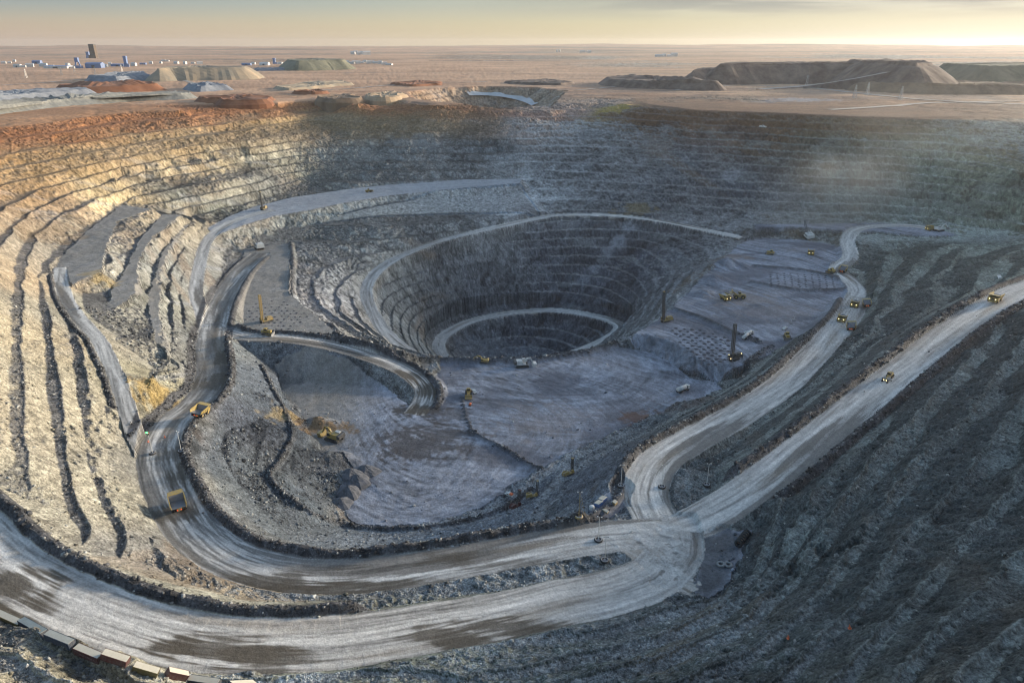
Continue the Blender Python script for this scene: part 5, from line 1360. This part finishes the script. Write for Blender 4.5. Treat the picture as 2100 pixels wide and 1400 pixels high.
# ---------------------------------------------------------------- spoil heaps and works on the plain
def soil_paint(name, col, col2, scale=.03):
    mat = bpy.data.materials.new(name)
    t, N_, L_, b = nodes_of(mat)
    g_ = N_.new('ShaderNodeNewGeometry')
    mp = N_.new('ShaderNodeMapping'); mp.inputs['Scale'].default_value = (1, 1, .35)
    L_.new(g_.outputs['Position'], mp.inputs[0])
    n = N_.new('ShaderNodeTexNoise'); n.inputs['Scale'].default_value = scale; n.inputs['Detail'].default_value = 8; n.inputs['Roughness'].default_value = .65
    L_.new(mp.outputs[0], n.inputs['Vector'])
    cr = N_.new('ShaderNodeValToRGB'); cr.color_ramp.elements[0].position = .36; cr.color_ramp.elements[1].position = .64
    cr.color_ramp.elements[0].color = (*col, 1); cr.color_ramp.elements[1].color = (*col2, 1)
    L_.new(n.outputs[0], cr.inputs[0]); L_.new(cr.outputs[0], b.inputs['Base Color']); b.inputs['Roughness'].default_value = .95
    return mat
def spoil_heap(label, H, crest, mat, slope=.72, name='spoil_heap', rag=1.0):
    """flat topped tipped heap: its crest outline at depth H, sides at the angle of repose down into the ground"""
    W = [px_world(px, py, H) for px, py in crest]
    P = []
    for a, b in zip(W, W[1:] + W[:1]):
        n = max(2, int(np.hypot(*(b - a)[:2]) / 9))
        for k in range(n): P.append((a + (b - a) * k / n))
    P = np.array(P); c = P.mean(0); h = W[0][2]
    area = sum(a[0] * b[1] - b[0] * a[1] for a, b in zip(P, np.roll(P, -1, 0)))
    if area < 0: P = P[::-1]
    wob_ = np.interp(np.arange(len(P)), np.linspace(0, len(P), 14), (lambda q: np.r_[q, q[0]])(np.random.RandomState(len(P)).randn(13)))
    P[:, :2] += (P[:, :2] - c[:2]) / (np.linalg.norm(P[:, :2] - c[:2], axis=1, keepdims=True) + 1e-9) * (wob_ * min(9, .06 * np.ptp(P[:, 1]) + 2))[:, None]
    for _ in range(2): P = .25 * np.roll(P, 1, 0) + .5 * P + .25 * np.roll(P, -1, 0)
    T = np.roll(P, -1, 0) - np.roll(P, 1, 0)
    Nn = np.stack([T[:, 1], -T[:, 0]], 1); Nn /= np.linalg.norm(Nn, axis=1, keepdims=True) + 1e-9
    k = np.ones(9) / 9; n = len(P)
    Nn = np.stack([np.convolve(np.r_[Nn[-4:, i], Nn[:, i], Nn[:4, i]], k, 'valid') for i in (0, 1)], 1)
    Nn /= np.linalg.norm(Nn, axis=1, keepdims=True) + 1e-9
    rnd = np.random.RandomState(int(abs(h * 100)) % 1000 + n)
    gul = rnd.rand(n) * .09 * h + .45 * h * (np.convolve(np.r_[rnd.rand(n), rnd.rand(8)], np.ones(9) / 9, 'valid')[:n] - .5)
    lev = 8; rows = []
    jag = .16 * h * np.interp(np.arange(n), np.linspace(0, n, 9), (lambda q: np.r_[q, q[0]])(rnd.rand(8) - .6)) + rag * (rnd.rand(n) * 1.6 + 2.0 * np.convolve(np.r_[rnd.rand(n), rnd.rand(4)], np.ones(5) / 5, 'valid')[:n] - 1.6)
    for i in range(lev + 1):
        t = i / lev
        off = (h + 2) * t / slope + gul * min(1, t * 3) * (.6 + .4 * rnd.rand(n))
        z = h - (h + 3) * t + (jag if i == 0 else 0)
        xy = P[:, :2] + Nn * off[:, None]; z = z + np.zeros(n)
        if i >= lev - 1: z = np.array([min(q, ground_z(*p_) - (2.5 if i == lev else -.6)) for q, p_ in zip(z, xy)])
        rows.append(np.c_[xy, z])
    inner = [np.c_[c[:2] + (P[:, :2] - c[:2]) * q, h + (.5 if h < 16 else .1) * h * (rnd.rand() - .35) * np.interp(np.arange(n), np.linspace(0, n, 9), (lambda w: np.r_[w, w[0]])(rnd.rand(8) * 2)) + rag * (rnd.rand(n) * 2.4 - 1.2)] for q in (.96, .82, .6, .3)]
    V = np.vstack(rows + inner); F = []
    for i in range(lev):
        for j in range(n): F.append((i * n + j, (i + 1) * n + j, (i + 1) * n + (j + 1) % n, i * n + (j + 1) % n))
    o0 = [0, (lev + 1) * n, (lev + 2) * n, (lev + 3) * n, (lev + 4) * n]
    for a, b in zip(o0, o0[1:]):
        for j in range(n): F.append((b + j, a + j, a + (j + 1) % n, b + (j + 1) % n))
    F.append(tuple(o0[4] + j for j in range(n)))
    me = bpy.data.meshes.new(name); me.from_pydata([tuple(v) for v in V], [], F); me.materials.append(mat)
    o = bpy.data.objects.new(name, me); scene.collection.objects.link(o)
    return tag(o, label, 'spoil heap')
S_DK = soil_paint('dark_waste_rock', (.075, .052, .042), (.20, .15, .115), .03)
S_BR = soil_paint('brown_waste_rock', (.13, .085, .055), (.24, .17, .11))
S_RED = soil_paint('red_soil', (.17, .065, .03), (.27, .12, .06))
S_GRY = soil_paint('grey_waste_rock', (.11, .115, .11), (.23, .225, .20), .12)
S_BLU = soil_paint('blue_grey_crushed_ore', (.13, .145, .17), (.24, .25, .265), .06)
S_TAN = soil_paint('striped_tan_waste', (.20, .18, .14), (.38, .28, .18), .016)
S_GRN = soil_paint('olive_waste', (.11, .11, .075), (.19, .18, .12), .02)
spoil_heap('big striped tan and grey spoil heap with flat top beyond the left rim', 78, [(322, 141.5), (360, 140), (430, 139.5), (500, 138.5), (512, 136.6), (420, 135), (345, 136.8)], S_TAN)
spoil_heap('long low red spoil heap in front of the striped heap', 99, [(118, 173), (190, 168), (250, 165), (300, 166), (322, 172), (250, 175), (170, 177)], S_RED)
spoil_heap('grey blue spoil heap with ramp behind the red heap', 101, [(185, 159), (235, 152), (300, 149.5), (304, 154), (240, 160)], S_BLU)
spoil_heap('small pale blue crushed ore heap right of the red heap', 103, [(388, 171), (430, 169.5), (462, 171.5), (462, 175), (405, 177.5)], S_BLU)
spoil_heap('long rough pale grey spoil bank along the left rim', 104, [(-90, 222), (0, 210), (130, 197), (240, 190), (360, 187), (392, 190), (370, 193), (250, 197), (130, 206), (0, 221), (-90, 235)], S_GRY, rag=2.0)
spoil_heap('flat topped pale lavender ore heap at the far left edge', 103, [(-90, 194), (60, 183), (180, 180.5), (196, 184), (60, 193), (-90, 206)], S_BLU)
spoil_heap('steep dark red soil block on the left rim', 107, [(405, 199), (500, 193), (556, 197), (548, 203), (455, 207)], S_RED)
spoil_heap('largest dark flat topped spoil heap on the right horizon', 60, [(1472, 132), (1600, 131), (1735, 132), (1800, 133.5), (1790, 128.5), (1640, 127.5), (1490, 129)], S_DK)
spoil_heap('lower step at the left end of the largest dark spoil heap', 78, [(1420, 146), (1470, 143), (1480, 139.5), (1440, 140)], S_DK)
spoil_heap('upper tier standing behind the largest dark spoil heap', 51, [(1735, 124), (1800, 123), (1900, 127.5), (1912, 130), (1880, 132), (1770, 127.5)], S_DK)
spoil_heap('olive spoil heap fading into glare at the far right', 62, [(1935, 131), (2040, 129), (2160, 128), (2300, 130), (2300, 135), (2030, 135)], S_GRN)
spoil_heap('low brown terrace of waste in front of the olive heap', 98, [(1750, 171), (1850, 167), (2000, 169), (2150, 172), (2150, 178), (1900, 177)], S_BR)
spoil_heap('low dark spoil bank left of the largest dark heap', 98, [(1235, 159), (1290, 157), (1380, 161), (1470, 167), (1470, 171), (1330, 168), (1250, 163)], S_DK)
spoil_heap('distant grey spoil heap behind the far blue tower', 76, [(588, 123), (640, 121), (700, 121.5), (700, 124), (610, 125.5)], S_GRN)
spoil_heap('thin pale flat heap in front of the distant grey heap', 109, [(522, 140), (585, 139), (594, 141), (530, 142.5)], S_BLU)
spoil_heap('tan spoil bank with terraces right of the left rim roads', 109, [(565, 176), (640, 167), (700, 165), (720, 170), (640, 178), (590, 181)], S_TAN)
spoil_heap('pale tan block of ground left standing on the far rim', 108, [(742, 193), (812, 187), (828, 192), (822, 198), (765, 201)], soil_paint('pale_tan_soil', (.30, .21, .13), (.42, .31, .20), .03), 1.1)
spoil_heap('brown soil bank on the far rim beside the pale tan block', 108.5, [(655, 199), (700, 193), (738, 195), (728, 202), (680, 204)], S_BR, 1.0)
spoil_heap('low rust coloured bank behind the second pit', 110.5, [(800, 170), (860, 165), (905, 167), (900, 172), (840, 174)], S_RED)
spoil_heap('low dark bank at the back rim of the second pit', 110, [(1030, 166), (1120, 163), (1175, 168), (1150, 171), (1070, 170)], S_DK)
spoil_heap('short rust bank on the plain between the left rim roads', 110.5, [(600, 187), (650, 184), (672, 187), (640, 190)], S_RED)
# pale road climbing the side of the big right heap: a wedge of fill with a running surface
def fill_road(pts, w, label):
    W = [px_world(*p) for p in pts]; V = []; F = []
    for i, p in enumerate(W):
        d = (W[min(i + 1, len(W) - 1)] - W[max(i - 1, 0)]); r_ = np.array([d[1], -d[0]]) / (np.hypot(d[0], d[1]) + 1e-9)
        for s, z in ((-w / 2 - p[2] / .8, -2), (-w / 2, p[2]), (w / 2, p[2]), (w / 2 + p[2] / .8, -2)): V.append((p[0] + r_[0] * s, p[1] + r_[1] * s, z))
    for i in range(len(W) - 1):
        for k in range(3): F.append((i * 4 + k, (i + 1) * 4 + k, (i + 1) * 4 + k + 1, i * 4 + k + 1))
    me = bpy.data.meshes.new('ramp_road'); me.from_pydata(V, [], F); me.materials.append(soil_paint('ramp_dust', (.36, .31, .26), (.45, .39, .34))); me.materials.append(S_DK)
    me.polygons.foreach_set('material_index', np.array([1, 0, 1] * (len(W) - 1), dtype=np.int32))
    o = bpy.data.objects.new('ramp_road', me); scene.collection.objects.link(o); tag(o, label, None, None, 'structure')
fill_road([(1560, 183, 114.5), (1640, 177, 112), (1700, 170, 101), (1760, 160, 88), (1820, 148, 72), (1865, 138, 60), (1900, 129.5, 51)], 26, 'pale road climbing the face of the dark heap')
for k, (pts, w) in enumerate([([(-60, 178), (60, 172), (180, 163), (330, 158), (420, 176)], 14), ([(1640, 178), (1750, 190), (1900, 205), (2100, 214)], 18), ([(1700, 228), (1800, 222), (1900, 213), (2100, 207)], 18), ([(700, 150), (1000, 151), (1400, 152)], 12), ([(560, 190), (700, 183), (850, 172), (1000, 168)], 14), ([(1380, 186), (1500, 176), (1640, 178)], 14), ([(1180, 186), (1300, 176), (1420, 181)], 12)]):
    W = catmull([px_world(p[0], p[1], 115) for p in pts], 20); V = []; F = []
    for i, p in enumerate(W):
        d = W[min(i + 1, len(W) - 1)] - W[max(i - 1, 0)]; r_ = np.array([d[1], -d[0]]) / (np.hypot(d[0], d[1]) + 1e-9)
        for s in (-w / 2, -w / 6, w / 6, w / 2):
            x, y = p[0] + r_[0] * s, p[1] + r_[1] * s; V.append((x, y, max(ground_z(x, y), -3) + .9))
    for i in range(len(W) - 1):
        for j in range(3): F.append((i * 4 + j, (i + 1) * 4 + j, (i + 1) * 4 + j + 1, i * 4 + j + 1))
    me = bpy.data.meshes.new('track'); me.from_pydata(V, [], F); me.materials.append(soil_paint('track_dust', (.30, .26, .22), (.40, .35, .30)))
    o = bpy.data.objects.new('track', me); scene.collection.objects.link(o); tag(o, 'dusty track across the plain beyond the pit', None, None, 'structure')

W = catmull([hit(*p) for p in [(960, 196), (1000, 196), (1035, 199), (1065, 205), (1085, 211), (1097, 217)]], 15); V = []; F = []
for i, p in enumerate(W):
    d = W[min(i + 1, len(W) - 1)] - W[max(i - 1, 0)]; r_ = np.array([d[1], -d[0]]) / (np.hypot(d[0], d[1]) + 1e-9)
    for s_ in (-9, 9): V.append((p[0] + r_[0] * s_, p[1] + r_[1] * s_, max(p[2], ground_z(p[0] + r_[0] * s_, p[1] + r_[1] * s_)) + .6))
for i in range(len(W) - 1): F.append((i * 2, (i + 1) * 2, (i + 1) * 2 + 1, i * 2 + 1))
me = bpy.data.meshes.new('track'); me.from_pydata(V, [], F); me.materials.append(soil_paint('pale_track', (.42, .43, .43), (.52, .52, .52)))
o = bpy.data.objects.new('track', me); scene.collection.objects.link(o); tag(o, 'pale haul road curving down into the second pit', None, None, 'structure')

def on_plain(px, py):
    p = px_world(px, py, 115); return Vector((p[0], p[1], ground_z(p[0], p[1])))
def mpp(py): return 115 / (py - EYE_Y)
CONC = paint('brown_concrete', (.10, .075, .055), .9, dirt=.5, dcol=(.15, .11, .08), scale=.05)
BLW = paint('blue_cladding', (.10, .17, .34), .6, dirt=.35, dcol=(.22, .24, .30), scale=.05)
CLAD = paint('pale_cladding', (.62, .60, .56), .6, dirt=.3, scale=.05)
ROOFB = paint('blue_roof', (.14, .22, .40), .6, dirt=.3, dcol=(.3, .3, .34), scale=.05)
r = thing('headframe_tower', 'tall dark brown concrete headframe tower, highest thing on the left horizon', 'tower'); r.location = on_plain(194, 120)
MB().box(-21, 21, -18, 18, -4, 88, 2.5, 2).build('shaft_wall', CONC, r); MB().box(-19.5, 19.5, -17, 17, 88, 95).build('head_house', DARK, r)
m = MB()
for z in (22, 45, 68): m.box(-18, 18, -19.6, -17.0, z, z + 5)
m.build('louvre_band', DARK, r); MB().box(-34, -21.5, -14, 14, -4, 22).build('winder_house', CONC, r)
def shaft_tower(label, px, py, w, h, mat=BLW, legs=False):
    r = thing('shaft_tower', label, 'tower'); r.location = on_plain(px, py)
    if legs:
        m = MB()
        for s in (-1, 1): m.beam((s * w, 0, -2), (s * w * .25, 0, h * .75), w * .3, w * .3)
        m.build('leg', mat, r); MB().box(-w * .5, w * .5, -w * .4, w * .4, h * .6, h).build('head_house', mat, r); MB().box(-w * 1.3, w * 1.3, -w, w * .2, -2, h * .25).build('shed', mat, r)
    else:
        MB().box(-w / 2, w / 2, -w / 2, w / 2, -2, h * .82).build('shaft_wall', mat, r); MB().box(-w * .6, w * .6, -w * .6, w * .6, h * .82, h, w * .08, w * .08).build('head_house', mat, r); MB().box(-w * .5, w * 1.4, -w * .9, -w * .55, -2, h * .3).build('shed', mat, r)
    return r
shaft_tower('blue grey shaft tower just left of the brown headframe', 182, 119, 20, 44)
shaft_tower('slim blue shaft tower right of the blue works', 260, 138.5, 13, 47)
shaft_tower('blue splayed leg headframe left of the big blue shed', 161, 141, 15, 44, BLW, True)
shaft_tower('short blue shaft tower beside the white dome', 563, 131, 12, 30)
def shed(label, px, py, wpx, hpx, wall, roof, name='shed', cat='shed'):
    k = mpp(py); w, h = wpx * k, hpx * k * .9
    r = thing(name, label, cat); r.location = on_plain(px, py); d = w * .5
    MB().box(-w / 2, w / 2, -d / 2, d / 2, -2, h * .8).build('wall', wall, r)
    MB().prism([(-d / 2 - .5, h * .78), (d / 2 + .5, h * .78), (0, h)], -w / 2 - .5, w / 2 + .5).build('roof', roof, r)
    MB().box(-w * .1, w * .1, -d / 2 - .25, -d / 2 - .02, -1, h * .5).build('door', DARK, r)
    return r
shed('big blue shed in the middle of the left works', 196, 140.5, 32, 12, BLW, ROOFB)
shed('small blue shed at the far left of the works', 77, 132, 17, 7.5, BLW, ROOFB)
shed('long low blue and white shed left of the splayed headframe', 121, 142, 48, 6, CLAD, ROOFB)
shed('low blue shed at the foot of the slim blue tower', 244, 137.5, 26, 6, BLW, ROOFB)
shed('small blue shed right of the slim blue tower', 294, 133, 12, 4, BLW, ROOFB)
shed('white tent like stockpile cover at the far left', 37, 141, 14, 7, CLAD, CLAD)
shed('small blue shed left of the white dome', 506, 134, 18, 5, BLW, ROOFB)
r = thing('storage_dome', 'white domed storage building beside the short blue tower', 'dome'); r.location = on_plain(543, 134)
m = MB(); prof = [(-20, -1)] + [(20 * math.cos(math.pi * (1 - k / 12)), 15 * math.sin(math.pi * k / 12)) for k in range(13)] + [(20, -1)]
m.prism(prof, -22, 22); m.build('dome_shell', CLAD, r); MB().box(-5, 5, -20.5, -19.2, -1, 7).build('door', DARK, r)
r = thing('silo_pair', 'two white silos alone on the far plain beyond the notch', 'silos'); r.location = on_plain(1145, 106.5)
for s in (-1, 1): MB().cyl((s * 16, 0, -2), (s * 16, 0, 26), 11, n=16).cyl((s * 16, 0, 26), (s * 16, 0, 32), 11, 2, n=16).build('silo', CLAD, r)
cab_ = MB().box(-8, 8, -5, 5, -1, 6); cab_.prism([(-5.5, 6), (5.5, 6), (0, 8)], -8.3, 8.3)
hut = cab_.build('site_building', CLAD)
SITES = [('small pale building of the works strung along the left horizon', 'buildings of the left works', [(8, 131), (20, 130), (30, 127), (48, 141), (62, 140), (90, 139), (108, 139), (140, 138), (150, 142), (215, 139), (226, 136), (275, 136), (310, 132), (330, 131), (336, 127), (342, 127), (362, 131), (380, 132), (396, 131), (410, 132), (520, 132), (575, 132), (590, 131)], 1.3),
         ('small white building of the camp at the foot of the central plain', 'camp buildings on the plain', [(704, 131), (712, 130), (720, 132), (728, 130), (735, 132), (742, 131), (748, 129), (756, 132), (764, 131), (772, 132), (780, 133), (788, 134), (798, 135)], 1.4),
         ('white speck of a building in the far settlement', 'far settlement buildings', [(724, 112), (730, 111), (736, 113), (741, 110), (746, 112), (752, 113), (1194, 108), (1203, 107.5), (1208, 108.5), (1352, 117), (1362, 116.5), (1372, 117), (1382, 116.5)], 2.6)]
first = True
for lab, grp, pts, sc in SITES:
    for px, py in pts:
        o = hut if first else hut.copy()
        if not first: scene.collection.objects.link(o)
        first = False
        tag(o, lab, 'building', grp); o.location = on_plain(px, py); o.rotation_euler.z = random.uniform(-.5, .5); o.scale = (sc * random.uniform(.6, 1.7), sc, sc * random.uniform(.7, 1.6))
def pylon_mesh():
    m = MB(); h = 30
    for sx in (-1, 1):
        for sy in (-1, 1): m.beam((sx * 3.6, sy * 3.6, -1), (sx * .5, sy * .5, h), .5, .5)
    for k in range(6):
        z0, z1 = h * k / 6, h * (k + 1) / 6; w0, w1 = 3.6 - 3.1 * k / 6, 3.6 - 3.1 * (k + 1) / 6
        for s in (-1, 1): m.beam((-w0, s * w0, z0), (w1, s * w1, z1), .3, .3); m.beam((s * w0, -w0, z0), (s * w1, w1, z1), .3, .3)
    for z, w in ((21, 6), (25, 5), (29, 4)): m.beam((-w, 0, z), (w, 0, z), .5, .5)
    return m
py_ = pylon_mesh().build('power_pylon', paint('pale_galvanised_steel', (.5, .48, .45), .5, .3))
PYL = [(54, 160, 'on the tan flat left of the red heap'), (127, 155, 'behind the red heap, in line with the big blue shed'), (153, 149, 'just left of the big blue shed'), (196, 153, 'in front of the big blue shed'), (250, 147, 'in front of the slim blue tower'),
       (1480, 172, 'in front of the left end of the largest dark heap'), (1654, 176, 'at the foot of the pale ramp on the dark heap'), (1752, 202, 'on the flat below the brown terrace, left of two'), (1778, 195, 'on the flat below the brown terrace, right of two'), (1846, 206, 'alone beside the right track')]
for k, (px, py, where) in enumerate(PYL):
    o = py_ if k == 0 else py_.copy()
    if k: scene.collection.objects.link(o)
    tag(o, 'slender steel power pylon ' + where, 'pylon', 'power pylons'); o.location = on_plain(px, py); o.rotation_euler.z = random.uniform(-.5, .5)
    if px < 300: o.scale = (.9, .9, .9)

# ---------------------------------------------------------------- air
def volume_material(name, color, density, aniso, noise=False):
    mat = bpy.data.materials.new(name); mat.use_nodes = True
    t = mat.node_tree; t.nodes.clear()
    out = t.nodes.new('ShaderNodeOutputMaterial'); v = t.nodes.new('ShaderNodeVolumePrincipled')
    v.inputs['Color'].default_value = (*color, 1); v.inputs['Density'].default_value = density; v.inputs['Anisotropy'].default_value = aniso
    t.links.new(v.outputs[0], out.inputs['Volume'])
    return mat, t, v
hz, _, _ = volume_material('haze_air', (0.98, 0.90, 0.84), 2.3e-5, 0.5)
me = bpy.data.meshes.new('haze'); bmh = bmesh.new()
bmesh.ops.create_cube(bmh, size=1.0)
zlo, zhi = float(Z.min()) - 1.0, 190.0
bmh.transform(Matrix.Translation((0, 9500, (zlo + zhi) / 2)) @ Matrix.Diagonal((38000, 21500, zhi - zlo, 1)))
bmh.to_mesh(me); bmh.free()
me.materials.append(hz)
hob = bpy.data.objects.new('haze', me); scene.collection.objects.link(hob); hob['kind'] = 'stuff'; hob['label'] = 'thin warm dust haze in the air over the pit and plain'

def dust(label, px, py, rad, dens, up, seed):
    p = hit(px, py)
    mat, t, v = volume_material('dust_volume', (.98, .92, .82), 0.0, 0.3)
    tcn = t.nodes.new('ShaderNodeTexCoord'); n = t.nodes.new('ShaderNodeTexNoise'); n.inputs['Scale'].default_value = 1.6; n.inputs['Detail'].default_value = 4
    mp = t.nodes.new('ShaderNodeMapping'); mp.inputs['Location'].default_value = (seed, 0, 0)
    ln = t.nodes.new('ShaderNodeVectorMath'); ln.operation = 'LENGTH'
    t.links.new(tcn.outputs['Object'], mp.inputs[0]); t.links.new(mp.outputs[0], n.inputs['Vector']); t.links.new(tcn.outputs['Object'], ln.inputs[0])
    fo = t.nodes.new('ShaderNodeMapRange'); fo.inputs[1].default_value = .15; fo.inputs[2].default_value = 1.0; fo.inputs[3].default_value = 1; fo.inputs[4].default_value = 0
    t.links.new(ln.outputs['Value'], fo.inputs[0])
    nr = t.nodes.new('ShaderNodeMapRange'); nr.inputs[1].default_value = .36; nr.inputs[2].default_value = .68; nr.inputs[3].default_value = 0; nr.inputs[4].default_value = dens
    t.links.new(n.outputs[0], nr.inputs[0])
    mu = t.nodes.new('ShaderNodeMath'); mu.operation = 'MULTIPLY'; t.links.new(fo.outputs[0], mu.inputs[0]); t.links.new(nr.outputs[0], mu.inputs[1]); t.links.new(mu.outputs[0], v.inputs['Density'])
    b = bmesh.new(); bmesh.ops.create_icosphere(b, subdivisions=3, radius=1); me = bpy.data.meshes.new('dust'); b.to_mesh(me); b.free(); me.materials.append(mat)
    o = bpy.data.objects.new('dust', me); scene.collection.objects.link(o); o.location = (p[0], p[1], p[2] + up); o.scale = rad
    tag(o, label, None, None, 'stuff')
dust('pale dust drifting up over the far right ledge and wall', 1715, 462, (120, 70, 85), .006, 28, 0)
dust('thin dust veil hanging along the far right wall', 1990, 330, (230, 150, 95), .0012, 30, 9)
dust('dust thrown up behind the lower haul truck on the pale right road', 1752, 668, (16, 22, 10), .02, 3, 4)
scene.cycles.volume_step_rate = 2.0
scene.cycles.volume_max_steps = 64
